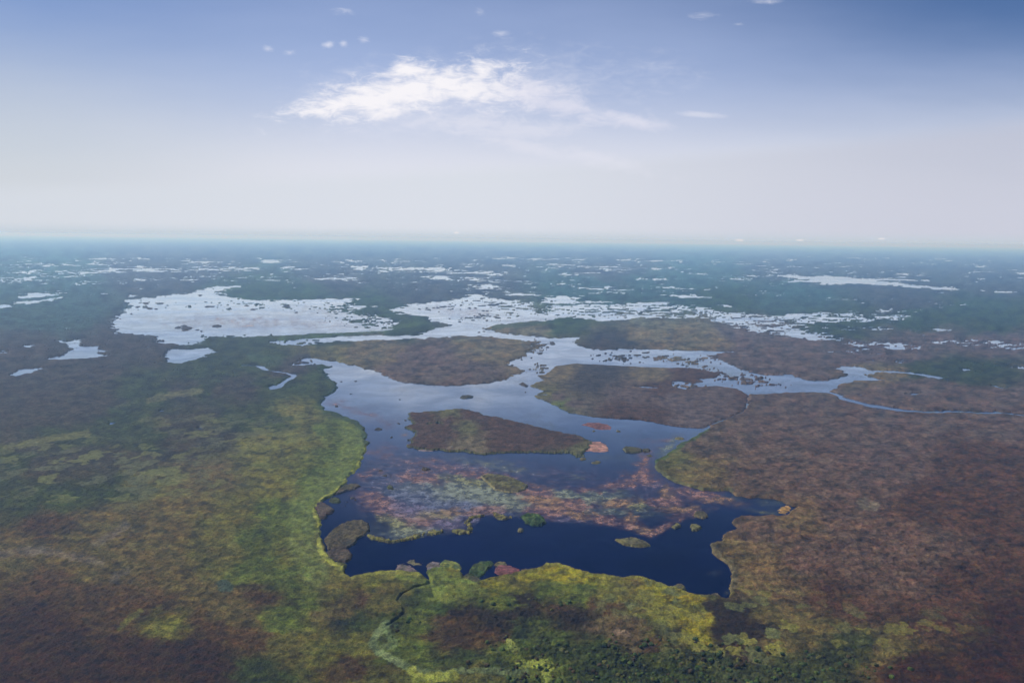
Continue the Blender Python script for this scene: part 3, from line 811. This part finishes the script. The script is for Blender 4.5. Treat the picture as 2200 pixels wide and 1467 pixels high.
islet('papyrus_island', ISL_C, 'dark brown papyrus island in the middle of the lake, tapering to the right', 'island',
      mixed([(900, 900, 'B2'), (960, 890, 'OL'), (1010, 895, 'B2'), (960, 930, 'B2'), (1000, 922, 'OL'), (960, 905, 'B2'), (1060, 920, 'B2'), (1120, 925, 'B2'), (930, 955, 'B2'), (1000, 960, 'OB'), (1080, 960, 'B2'),
             (1160, 945, 'B2'), (1220, 950, 'B2'), (1240, 970, 'OL'), (900, 948, 'B2'), (1055, 897, 'B2')]), h=3.2, n_cells=160, jitter=1.5, bushy=.6,
      holes=[ell(945, 911, 10, 2.6, 3), ell(922, 912, 4, 1.5)], rim=(.06, .07, .022))
OB, OL, GD, YG = pal['OB'], pal['OL'], pal['GD'], pal['YG']
OLV = (.105, .098, .034); OLV2 = (.060, .052, .024)
islet('reed_islet', [(1034, 1024), (1050, 1019), (1068, 1021), (1095, 1026), (1120, 1036), (1134, 1043), (1126, 1053), (1112, 1058), (1090, 1057), (1064, 1053), (1048, 1040), (1038, 1031)],
      'olive reed islet with a pale rim, ringed by pink floating weed in mid lake', 'islet', OLV, OLV2, rim=(.17, .15, .07))
islet('reed_islet', [(1322, 1160), (1340, 1159), (1355, 1156), (1370, 1158), (1388, 1165), (1396, 1173), (1380, 1176), (1360, 1175), (1340, 1171)],
      'spindle shaped olive islet alone in the dark open water', 'islet', OLV, (.075, .066, .03), rim=(.12, .105, .04))
islet('reed_islet', ell(1505, 1107, 15, 6.5, 0), 'round olive islet at the right end of the pink weed', 'islet', OLV, OLV2, rim=(.11, .09, .045))
islet('reed_islet', [(1482, 1130), (1490, 1127), (1500, 1130), (1507, 1135), (1497, 1141), (1487, 1140)], 'small heart shaped olive islet in the dark bay', 'islet', OLV, (.1, .09, .03))
islet('reed_islet', [(1446, 1133), (1452, 1127), (1460, 1127), (1461, 1131), (1454, 1134), (1450, 1137)], 'tiny ragged yellowish islet left of the heart shaped one', 'islet', (.11, .1, .035))
islet('reed_islet', [(1120, 1111), (1132, 1106), (1147, 1105), (1160, 1108), (1170, 1116), (1174, 1123), (1163, 1129), (1145, 1130), (1130, 1124)],
      'bright and dark green bushy islet below the weed beds', 'islet', (.018, .042, .010), (.055, .085, .02), h=3.2, bushy=1.2, pc=14)
islet('reed_islet', ell(1118, 1140, 7, 3.4), 'tiny oval olive islet just under the green bushy one', 'islet', (.1, .09, .04))
islet('reed_islet', [(1337, 964), (1346, 961), (1365, 962), (1380, 966), (1378, 971), (1362, 974), (1345, 972)], 'dark lens shaped islet off the right tip of the middle island', 'islet', (.05, .043, .026), (.062, .06, .025))
islet('reed_islet', [(1380, 967), (1390, 964), (1398, 967), (1394, 971), (1383, 971)], 'small dark islet touching the lens shaped islet', 'islet', (.055, .05, .025))
islet('reed_islet', ell(1002, 853, 13, 3.2), 'lone dark oval islet in the blue channel above the middle island', 'islet', (.045, .045, .03))
islet('reed_islet', ell(914, 1008.5, 7, 3), 'small brown islet in blue water above the left weed beds', 'islet', (.075, .055, .03))
islet('reed_islet', [(831, 1046), (838, 1044), (845, 1048), (846, 1053), (841, 1052), (834, 1050)], 'little olive islet with a tail left of the weed beds', 'islet', (.05, .055, .022))
islet('reed_islet', [(1115, 825), (1122, 822), (1136, 828), (1132, 831), (1120, 829)], 'small dark islet off the left tip of the right island', 'islet', (.05, .042, .033), h=1.8)
islet('reed_islet', [(1447, 1262), (1456, 1257), (1470, 1259), (1475, 1266), (1468, 1272), (1452, 1270)], 'round pale olive islet against the near shore', 'islet', OLV, (.1, .085, .045))
islet('reed_islet', [(1524, 1286), (1530, 1277), (1542, 1276), (1548, 1284), (1545, 1294), (1532, 1296)], 'round olive clump in the near corner of the lake', 'islet', (.085, .07, .035), (.1, .08, .045))
# brown papyrus clumps along the left shore
islet('papyrus_clump', [(728, 1053), (738, 1045), (755, 1041), (768, 1041), (772, 1045), (762, 1051), (745, 1055), (734, 1060), (722, 1062)], 'flat brown papyrus clump leaning on the left shore, farthest up the lake', 'papyrus clump', (.07, .055, .035), (.055, .05, .022))
islet('papyrus_clump', [(680, 1083), (690, 1080), (706, 1088), (717, 1096), (713, 1103), (702, 1107), (700, 1114), (688, 1117), (684, 1105), (679, 1095)], 'purplish brown papyrus clump in the notch of the left shore', 'papyrus clump', (.078, .052, .042), (.062, .046, .03))
islet('papyrus_clump', [(707, 1077), (712, 1072), (722, 1070), (732, 1076), (728, 1081), (715, 1080)], 'small green clump beside the left shore', 'papyrus clump', (.055, .065, .02))
islet('papyrus_clump', [(716, 1140), (733, 1127), (755, 1121), (778, 1119), (791, 1127), (793, 1140), (784, 1151), (770, 1157), (758, 1172), (745, 1178), (722, 1178), (706, 1182), (698, 1160), (706, 1150)],
      'big round brown papyrus clump near the lower left shore', 'papyrus clump', (.058, .046, .024), (.072, .058, .026), h=3.0, bushy=.7)
islet('papyrus_clump', [(700, 1190), (712, 1180), (735, 1176), (750, 1184), (757, 1192), (755, 1202), (742, 1208), (728, 1205), (712, 1204)], 'smaller dark brown papyrus clump below the big round one', 'papyrus clump', (.052, .038, .024), (.06, .045, .024), h=2.6, bushy=.6)
# mats at the mouth of the near stream
islet('floating_mat', [(845, 1224), (856, 1214), (866, 1211), (880, 1216), (893, 1224), (898, 1231), (880, 1230), (860, 1229)], 'greyish violet floating mat left of the stream mouth', 'floating mat', (.13, .095, .095), (.085, .075, .06), h=.5, mat=MATM, pc=10, jitter=1.2)
islet('floating_mat', [(876, 1207), (886, 1203), (893, 1209), (905, 1209), (902, 1213), (890, 1213)], 'narrow olive floating mat lying off the stream mouth', 'floating mat', (.09, .08, .04), h=.5, mat=MATM, pc=10, jitter=1.5)
islet('floating_mat', [(917, 1212), (930, 1206), (945, 1208), (947, 1218), (936, 1224), (922, 1229), (918, 1220)], 'grey lilac floating mat right of the stream mouth', 'floating mat', (.13, .11, .12), (.10, .08, .06), h=.5, mat=MATM, pc=10)
islet('floating_mat', [(946, 1209), (955, 1203), (970, 1205), (985, 1210), (993, 1221), (985, 1229), (968, 1226), (950, 1222), (940, 1226)], 'yellow green floating mat with darker rings at the stream mouth', 'floating mat', (.15, .16, .03), (.05, .07, .02), h=.9, mat=MATM, pc=11)
islet('reed_islet', [(1008, 1228), (1018, 1214), (1035, 1207), (1055, 1206), (1059, 1212), (1050, 1224), (1037, 1237), (1020, 1243), (1006, 1240)], 'dark green leafy mat island at the near shore, left of the wine red mat', 'islet', (.024, .045, .010), (.045, .062, .014), h=2., bushy=.9, pc=20)
islet('reed_islet', [(994, 1240), (1006, 1232), (1022, 1238), (1034, 1246), (1028, 1256), (1010, 1258), (998, 1250)], 'brownish green clump between the stream meadow and the leafy mat', 'islet', (.045, .05, .018), (.06, .052, .024), h=2.)
islet('floating_mat', [(1062, 1229), (1066, 1218), (1080, 1213), (1098, 1216), (1115, 1222), (1125, 1230), (1116, 1237), (1095, 1240), (1075, 1237)], 'wine red floating mat against the near shore', 'floating mat', (.16, .055, .055), (.11, .04, .042), h=.5, mat=MATM, pc=12)
islet('floating_mat', [(1060, 1213), (1072, 1206), (1084, 1207), (1092, 1214), (1078, 1214), (1066, 1216)], 'olive yellow mat tip above the wine red mat', 'floating mat', (.10, .09, .035), h=.7, mat=MATM)
islet('floating_mat', [(1118, 1224), (1130, 1221), (1144, 1226), (1136, 1231), (1126, 1232)], 'small brown mat right of the wine red mat', 'floating mat', (.085, .06, .04), h=.6, mat=MATM)
islet('floating_mat', [(1250, 913), (1262, 908), (1285, 908), (1303, 911), (1315, 917), (1312, 923), (1290, 923), (1276, 921), (1265, 916)], 'dull red floating mat in the channel above the middle island', 'floating mat', (.135, .060, .055), (.10, .045, .04), h=.5, mat=MATM, pc=14)
islet('floating_mat', [(1250, 958), (1262, 951), (1275, 949), (1290, 949), (1302, 955), (1309, 968), (1296, 971), (1275, 970), (1252, 968)], 'salmon pink mat joined to the right tip of the middle island', 'floating mat', (.30, .155, .115), (.22, .12, .09), h=.7, mat=MATM, pc=12)
islet('floating_mat', [(898, 968), (905, 961), (920, 958), (935, 960), (940, 966), (925, 969), (910, 970)], 'pale mauve mat along the lower left edge of the middle island', 'floating mat', (.22, .17, .18), (.12, .10, .11), h=.4, mat=MATM, pc=12)
islet('floating_mat', [(1672, 1098), (1676, 1090), (1690, 1086), (1698, 1090), (1697, 1098), (1690, 1103), (1680, 1103)], 'orange floating mat at the head of the right hand inlet', 'floating mat', (.30, .17, .04), (.22, .13, .05), h=.4, mat=MATM, pc=12, jitter=1.5)


# yellow reed fringes along the lower edge of the weed beds
def ribbon(pts, hw):
    L, Rr = [], []
    for i, p in enumerate(pts):
        a = pts[max(0, i - 1)]; b = pts[min(len(pts) - 1, i + 1)]
        tx, ty = b[0] - a[0], b[1] - a[1]
        k = math.hypot(tx, ty) or 1
        h = hw * (0.45 if i in (0, len(pts) - 1) else 1.0 + .35 * math.sin(i * 2.3))
        L.append((p[0] - ty / k * h, p[1] + tx / k * h)); Rr.append((p[0] + ty / k * h, p[1] - tx / k * h))
    return L + Rr[::-1]


FR = (.16, .15, .035)
islet('reed_fringe', ribbon([(789, 1150), (797, 1156), (812, 1158), (832, 1164), (850, 1164), (876, 1158), (900, 1153), (912, 1146)], 2.6), 'long curved yellow reed fringe under the left weed beds', 'reed fringe', FR, (.10, .085, .03), jitter=1.3, pc=8)
islet('reed_fringe', ribbon([(922, 1147), (934, 1143), (948, 1145), (950, 1141)], 3.0), 'short yellow reed fringe between the two longer ones', 'reed fringe', FR, (.10, .085, .03), jitter=1.2, pc=8)
islet('reed_fringe', ribbon([(972, 1142), (990, 1144), (1008, 1144), (1010, 1134), (1003, 1122), (1012, 1113), (1038, 1106)], 3.4), 'hooked yellow reed fringe turning up towards the weed beds', 'reed fringe', FR, (.07, .06, .025), jitter=1.6, pc=8)
islet('reed_fringe', ribbon([(1060, 1104), (1072, 1111), (1090, 1113), (1104, 1110)], 3.0), 'yellow brown reed fringe left of the green bushy islet', 'reed fringe', FR, (.09, .07, .03), jitter=1.4, pc=8)


def tufts(spots, label, group, size=1.0, col=(.04, .035, .025)):
    for x, y, r in spots:
        islet('reed_tuft', ell(x, y, r * size, r * size * .42), label, 'reed tuft', col, h=1.5, jitter=.8, group=group)


tufts([(400, 706, 11), (383, 704, 6), (397, 701, 6), (425, 709, 3), (433, 712, 3), (466, 701, 8), (461, 701, 3)], 'small dark reed tuft in the middle of the big pale pond', 'reed tufts in the big pale pond')
tufts([(296, 660, 5), (312, 652, 5), (347, 652, 5), (322, 663, 5), (336, 664, 3), (282, 675, 4), (445, 659, 5), (455, 659, 4), (493, 662, 3), (544, 665, 4), (530, 657, 3), (617, 658, 8), (430, 635, 4), (636, 671, 4)],
      'tiny dark reed tuft in the upper part of the big pale pond', 'reed tufts near the upper shore of the big pond')
tufts([(733, 820, 2.2), (765, 819, 2.6), (753, 846, 2.6), (723, 873, 3), (859, 858, 2), (812, 922, 6), (856, 910, 3), (870, 903, 2.5), (841, 940, 3), (1102, 877, 2), (968, 874, 2), (1165, 793, 1.8), (1129, 843, 2)],
      'tiny dark reed tuft in the blue channel left of and above the middle island', 'reed tufts in the upper lake')
tufts([(756, 1070, 5), (763, 1074, 2.5), (742, 1087, 2), (828, 1022, 3), (817, 1011, 1.6), (843, 1054, 2.5), (744, 1079, 2)], 'tiny dark reed tuft in the water along the left shore', 'reed tufts by the left shore')
tufts([(1252, 986, 6), (1280, 994, 8), (1395, 979, 5), (1276, 926, 3), (1328, 926, 4), (1460, 942, 7)], 'small yellowish reed tuft in the channel around the right tip of the middle island', 'reed tufts off the island tip', col=(.09, .08, .03))
tufts([(1187, 738, 8), (1170, 741, 6), (1160, 759, 6), (1142, 769, 4), (1121, 773, 3), (1046, 708, 4), (1040, 712, 3), (1030, 714, 2.5)], 'dark reed tuft in the crossing of the channels', 'reed tufts in the channel crossing')

# ------------------------------------------------------------------ shrubs in the near swamp
def shrubs():
    rnd = np.random.default_rng(4)
    n_ = 60000
    pu = rnd.uniform(-150, 2350, n_); pv = rnd.uniform(1230, 1520, n_)
    dens_ = (zone(pu, pv, 1380, 1445, 260, 50) * 1.0 + zone(pu, pv, 1120, 1300, 110, 18) * .5 + zone(pu, pv, 1180, 1400, 130, 30) * .5 + zone(pu, pv, 1780, 1440, 190, 40) * .45
             + zone(pu, pv, 600, 1440, 200, 50) * .05 + zone(pu, pv, 860, 1350, 60, 40) * .25)
    cl_ = fbm(pu / 40, pv / 16, 4, 401, .65)
    dens_ = np.where(dens_ < .14, 0, dens_)
    ok = rnd.uniform(0, 1, n_) < dens_ * ss(-.25, .45, cl_) * .42
    pu, pv = pu[ok], pv[ok]
    X, Y = at(pu, pv)
    from mathutils import noise as mn
    import bmesh
    bm = bmesh.new()
    bmesh.ops.create_icosphere(bm, subdivisions=2, radius=1.0)
    base = np.array([v.co[:] for v in bm.verts], f32); tri = np.array([[v.index for v in f.verts] for f in bm.faces], np.int32)
    bm.free()
    m_ = len(X)
    rad = (0.7 + 2.6 * rnd.uniform(0, 1, m_) ** 2.5).astype(f32)
    vars_ = []
    for k in range(8):
        q = base * (1 + .55 * rnd.uniform(-.5, .5, (len(base), 1)).astype(f32))
        vars_.append(q)
    vars_ = np.stack(vars_)[rnd.integers(0, 8, m_)]
    an = rnd.uniform(0, 6.28, m_); ca, sa = np.cos(an)[:, None], np.sin(an)[:, None]
    vx = (vars_[..., 0] * ca - vars_[..., 1] * sa) * rad[:, None] + X[:, None]
    vy = (vars_[..., 0] * sa + vars_[..., 1] * ca) * rad[:, None] + Y[:, None]
    vz = vars_[..., 2] * rad[:, None] * .8 + 3.0 + rad[:, None] * .35
    co = np.stack([vx, vy, vz], -1).reshape(-1, 3).astype(f32)
    tr = (tri[None] + (np.arange(m_) * len(base))[:, None, None]).reshape(-1, 3).astype(np.int32)
    me = bpy.data.meshes.new('shrubs')
    me.vertices.add(len(co)); me.vertices.foreach_set('co', co.ravel())
    me.loops.add(tr.size); me.loops.foreach_set('vertex_index', tr.ravel())
    me.polygons.add(len(tr)); me.polygons.foreach_set('loop_start', np.arange(0, tr.size, 3, dtype=np.int32))
    me.update(calc_edges=True)
    tones = np.array([[.026, .044, .008], [.040, .058, .010], [.060, .060, .014], [.040, .028, .010]], f32)[rnd.choice(4, m_, p=[.4, .3, .15, .15])]
    rgba = np.ones((m_, len(base), 4), f32); rgba[..., :3] = (tones * rnd.uniform(.7, 1.5, (m_, 1)).astype(f32))[:, None, :]
    a_ = me.attributes.new('col', 'FLOAT_COLOR', 'POINT'); a_.data.foreach_set('color', rgba.ravel())
    me.materials.append(PLANT)
    o = bpy.data.objects.new('shrubs', me); C.objects.link(o)
    tag(o, 'dense dark green and brown shrubs dotting the near swamp', 'shrubs', kind='stuff')
    print('shrubs', m_)


shrubs()

# ------------------------------------------------------------------ floating weed on the lake
WEED_PALE = (.21, .24, .16); WEED_PINK = (.27, .135, .105); WEED_OR = (.30, .17, .075); WEED_GREY = (.10, .12, .21); WEED_YEL = (.22, .22, .08); WEED_VIO = (.15, .12, .20)
WZ = [(560, 690, 260, 16, 1, .55, (.42, .33, .31)), (700, 668, 120, 12, 2, .45, (.40, .33, .30)), (420, 700, 150, 16, 0, .30, (.36, .32, .34)), (1000, 672, 90, 8, 2, .5, (.42, .28, .27)), (1000, 1062, 140, 26, 2, 1.0, WEED_PALE), (1065, 1075, 60, 16, 8, 1.15, WEED_PALE), (900, 1065, 70, 22, 0, .75, WEED_GREY), (985, 1085, 90, 22, 0, .85, WEED_GREY),
      (820, 1085, 50, 22, 20, .75, WEED_PINK), (880, 1098, 70, 20, 10, .8, WEED_VIO), (905, 1115, 60, 18, 0, .85, WEED_PINK), (860, 1128, 50, 16, 20, .8, WEED_YEL), (885, 1142, 70, 14, -3, .75, WEED_PALE), (840, 1150, 60, 10, 0, .45, WEED_GREY),
      (960, 1125, 60, 16, -10, .75, WEED_VIO), (930, 1108, 60, 12, 0, .8, WEED_YEL), (980, 1100, 70, 8, -5, .85, WEED_OR), (1040, 1095, 60, 12, -8, .8, WEED_PINK), (910, 1028, 60, 12, 5, .55, WEED_PINK), (830, 1040, 60, 14, -10, .35, WEED_VIO), (790, 1020, 40, 10, -20, .35, WEED_PINK),
      (1040, 1022, 55, 9, 8, .65, WEED_PINK), (1010, 1037, 60, 9, 10, .75, WEED_YEL), (1000, 1000, 110, 12, 8, .3, WEED_GREY),
      (1150, 1058, 50, 12, 5, .75, WEED_PINK), (1180, 1080, 60, 14, 8, 1.0, WEED_OR), (1175, 1100, 45, 14, 8, .9, WEED_PINK), (1215, 1062, 40, 9, 5, .75, WEED_PALE), (1225, 1085, 45, 9, 3, .8, WEED_PINK), (1240, 1108, 40, 7, 3, .85, WEED_OR), (1210, 1118, 50, 8, 0, .6, WEED_VIO),
      (1290, 1070, 60, 14, 0, .55, WEED_PALE), (1335, 1080, 45, 9, 3, .85, WEED_OR), (1370, 1085, 20, 8, 0, .9, WEED_YEL), (1430, 1077, 50, 7, -3, .95, WEED_PINK), (1430, 1060, 12, 18, -20, .8, WEED_OR), (1310, 1100, 120, 14, 0, .38, WEED_PALE),
      (1385, 1000, 14, 26, 8, .95, WEED_PINK), (1370, 1025, 36, 12, -20, .85, WEED_PINK), (1335, 1040, 34, 6, -8, .8, WEED_PINK), (1395, 1030, 20, 12, 10, .7, WEED_PINK), (1400, 1040, 50, 10, 0, .45, WEED_VIO), (1270, 1052, 60, 7, 0, .5, WEED_PINK),
      (1470, 1055, 30, 6, 15, .6, WEED_PINK), (1510, 1063, 50, 9, 10, .85, WEED_PINK), (1545, 1075, 40, 7, 10, .75, WEED_OR), (1565, 1070, 40, 10, 0, .35, WEED_PALE), (1470, 1094, 40, 7, 3, .95, WEED_OR), (1485, 1105, 18, 8, 0, .9, WEED_PINK), (1455, 1112, 10, 4, 0, .8, WEED_PINK),
      (1300, 1117, 18, 10, 10, .95, WEED_PINK), (1340, 1128, 36, 7, 5, 1.0, WEED_PINK), (1355, 1112, 10, 12, 0, .8, WEED_OR), (1385, 1138, 34, 8, 15, 1.05, WEED_OR), (1405, 1145, 22, 6, -15, 1.0, WEED_PINK), (1430, 1130, 24, 5, -22, 1.0, WEED_PINK),
      (1640, 1100, 28, 6, 0, .8, WEED_YEL), (1665, 1080, 30, 8, 10, .5, WEED_PALE), (1440, 962, 26, 14, -35, .7, WEED_PALE), (1420, 960, 50, 14, -20, .45, WEED_VIO), (1430, 945, 60, 6, -5, .35, WEED_PINK), (1300, 985, 60, 6, 0, .25, WEED_PALE),
      (730, 868, 30, 6, 15, .6, WEED_PINK), (795, 895, 40, 6, 15, .6, WEED_PINK), (835, 912, 20, 6, 15, .55, WEED_PINK), (760, 880, 60, 8, 15, .4, WEED_PINK), (870, 935, 8, 4, 0, .7, WEED_OR), (850, 960, 50, 14, 0, .25, WEED_VIO),
      (1240, 1026, 18, 4, 0, .5, WEED_PALE), (1175, 912, 24, 4, 12, .6, WEED_PALE), (1145, 895, 24, 4, 0, .25, WEED_PALE), (1110, 818, 20, 6, 0, .3, WEED_PALE), (1535, 1230, 20, 6, 0, .3, WEED_PALE), (1562, 1273, 9, 3, 0, .7, WEED_PALE), (890, 1207, 20, 5, 0, .5, WEED_GREY),
      (1265, 1095, 190, 38, 0, .34, WEED_GREY), (930, 1080, 190, 66, 0, .62, WEED_GREY), (850, 1010, 110, 60, -10, .42, WEED_GREY), (1000, 1010, 240, 34, 0, .36, WEED_VIO), (1180, 1065, 260, 40, 3, .42, WEED_VIO), (1450, 1050, 150, 44, 5, .40, WEED_VIO), (1380, 960, 150, 26, 5, .28, WEED_GREY), (780, 930, 60, 50, 30, .30, WEED_VIO), (930, 1000, 130, 18, 4, .40, WEED_PINK), (1060, 1000, 100, 12, 8, .35, WEED_PALE), (1230, 1020, 120, 14, 5, .35, WEED_VIO), (820, 970, 40, 16, 0, .35, WEED_PINK),
      (1540, 914, 30, 5, -25, .9, (.28, .33, .26)), (1590, 885, 20, 6, -50, 1.0, (.28, .33, .26)), (1605, 862, 5, 16, 0, 1.0, (.26, .30, .24)), (1513, 930, 14, 5, -30, .8, (.3, .35, .25)),
      (1150, 688, 90, 6, -3, .35, (.35, .27, .27)), (950, 664, 70, 5, 3, .4, (.35, .22, .22)), (640, 700, 160, 10, 3, .25, (.38, .30, .27)), (1560, 800, 90, 9, 14, .45, (.26, .30, .24)), (1420, 768, 120, 8, 6, .25, (.25, .28, .24)), (1700, 830, 120, 9, 0, .3, (.20, .15, .22)), (1850, 800, 60, 8, 5, .3, (.3, .3, .3)),
      (830, 712, 60, 4, -4, .8, (.22, .26, .13)), (900, 700, 30, 4, -10, .6, (.2, .24, .12)), (720, 717, 90, 3, 0, .5, (.22, .25, .13)), (2080, 889, 120, 4, 1, .9, (.24, .30, .26)), (1900, 873, 90, 5, 8, .25, (.15, .12, .22))]
uu, vv = np.meshgrid(np.arange(236, 2230, 2.0), np.arange(640, 1290, 1.25))
WX, WY = at(uu, vv)
du = uu + 14 * fbm(uu / 30, vv / 12, 4, 91, .65); dv = vv + 7 * fbm(uu / 30 + 31, vv / 12, 4, 92, .65)
dens = np.zeros(uu.shape, f32); acc = np.zeros(uu.shape + (3,), f32); ws = np.full(uu.shape, 1e-6, f32)
for cx, cy, rx, ry, rot, st, c in WZ:
    g = zone(du, dv, cx, cy, rx, ry, rot) * st
    dens = 1 - (1 - dens) * (1 - np.clip(g, 0, .97) * .8)
    g3 = g ** 3 * (1.0 if st > .5 else .2) / (rx * ry / 900 + .4)
    acc += g3[..., None] * (np.array(c, f32) * .55 + .012); ws += g3
wcol = acc / ws[..., None]
wcol *= np.clip(1 + .6 * fbm(uu / 16, vv / 6, 4, 95, .65), .5, 1.7)[..., None]
# weed lives on the open lake only: the clean near bay stays dark
lim = np.interp(uu[0], [200, 789, 812, 850, 900, 950, 1010, 1040, 1110, 1240, 1300, 1350, 1400, 1445, 1480, 1520, 1560, 1720, 2300],
                [1140, 1150, 1158, 1164, 1154, 1146, 1142, 1106, 1112, 1124, 1128, 1140, 1156, 1130, 1118, 1100, 1090, 1115, 1115])
out = ss(lim[None, :] + 6, lim[None, :] - 3, vv + 4 * fbm(uu / 12, vv / 6, 3, 96))
spots = np.maximum(zone(uu, vv, 1562, 1273, 12, 4), np.maximum(zone(uu, vv, 1535, 1230, 26, 8), zone(uu, vv, 890, 1210, 30, 8)))
dens = dens * np.maximum(out, spots)
dens = np.clip(dens * (1 + .5 * fbm(uu / 24, vv / 8, 4, 97, .65)), 0, 1)
wz = np.full(uu.shape, 0.10)
weed = grid_mesh('floating_weed', WX[::-1], WY[::-1], wz, (dens > 0.05)[::-1], lily_material(), np.clip(wcol, .01, .5)[::-1], dens[::-1])
tag(weed, 'pink, orange and pale green floating weed spread over the lake', 'floating weed', kind='stuff')

# ------------------------------------------------------------------ haze
def haze_box():
    x, y0, y1, z0, z1 = 140000, -140000, 145000, -3.0, H + 14.0
    me = bpy.data.meshes.new('haze')
    me.from_pydata([(-x, y0, z0), (x, y0, z0), (x, y1, z0), (-x, y1, z0), (-x, y0, z1), (x, y0, z1), (x, y1, z1), (-x, y1, z1)], [],
                   [(0, 3, 2, 1), (4, 5, 6, 7), (0, 1, 5, 4), (1, 2, 6, 5), (2, 3, 7, 6), (3, 0, 4, 7)])
    m, q = material('haze')
    v = q.new('ShaderNodeVolumePrincipled')
    v.inputs['Color'].default_value = (0.28, 0.55, 1.0, 1)
    v.inputs['Absorption Color'].default_value = (0.90, 0.98, 1, 1)
    v.inputs['Density'].default_value = 6.0e-5
    v.inputs['Anisotropy'].default_value = 0.10
    o_ = q.new('ShaderNodeOutputMaterial')
    q.t.links.new(v.outputs[0], o_.inputs['Volume'])
    me.materials.append(m)
    o = bpy.data.objects.new('haze', me)
    C.objects.link(o)
    tag(o, 'pale bluish air haze over the swamp, thickest at the horizon', 'haze', kind='stuff')


haze_box()
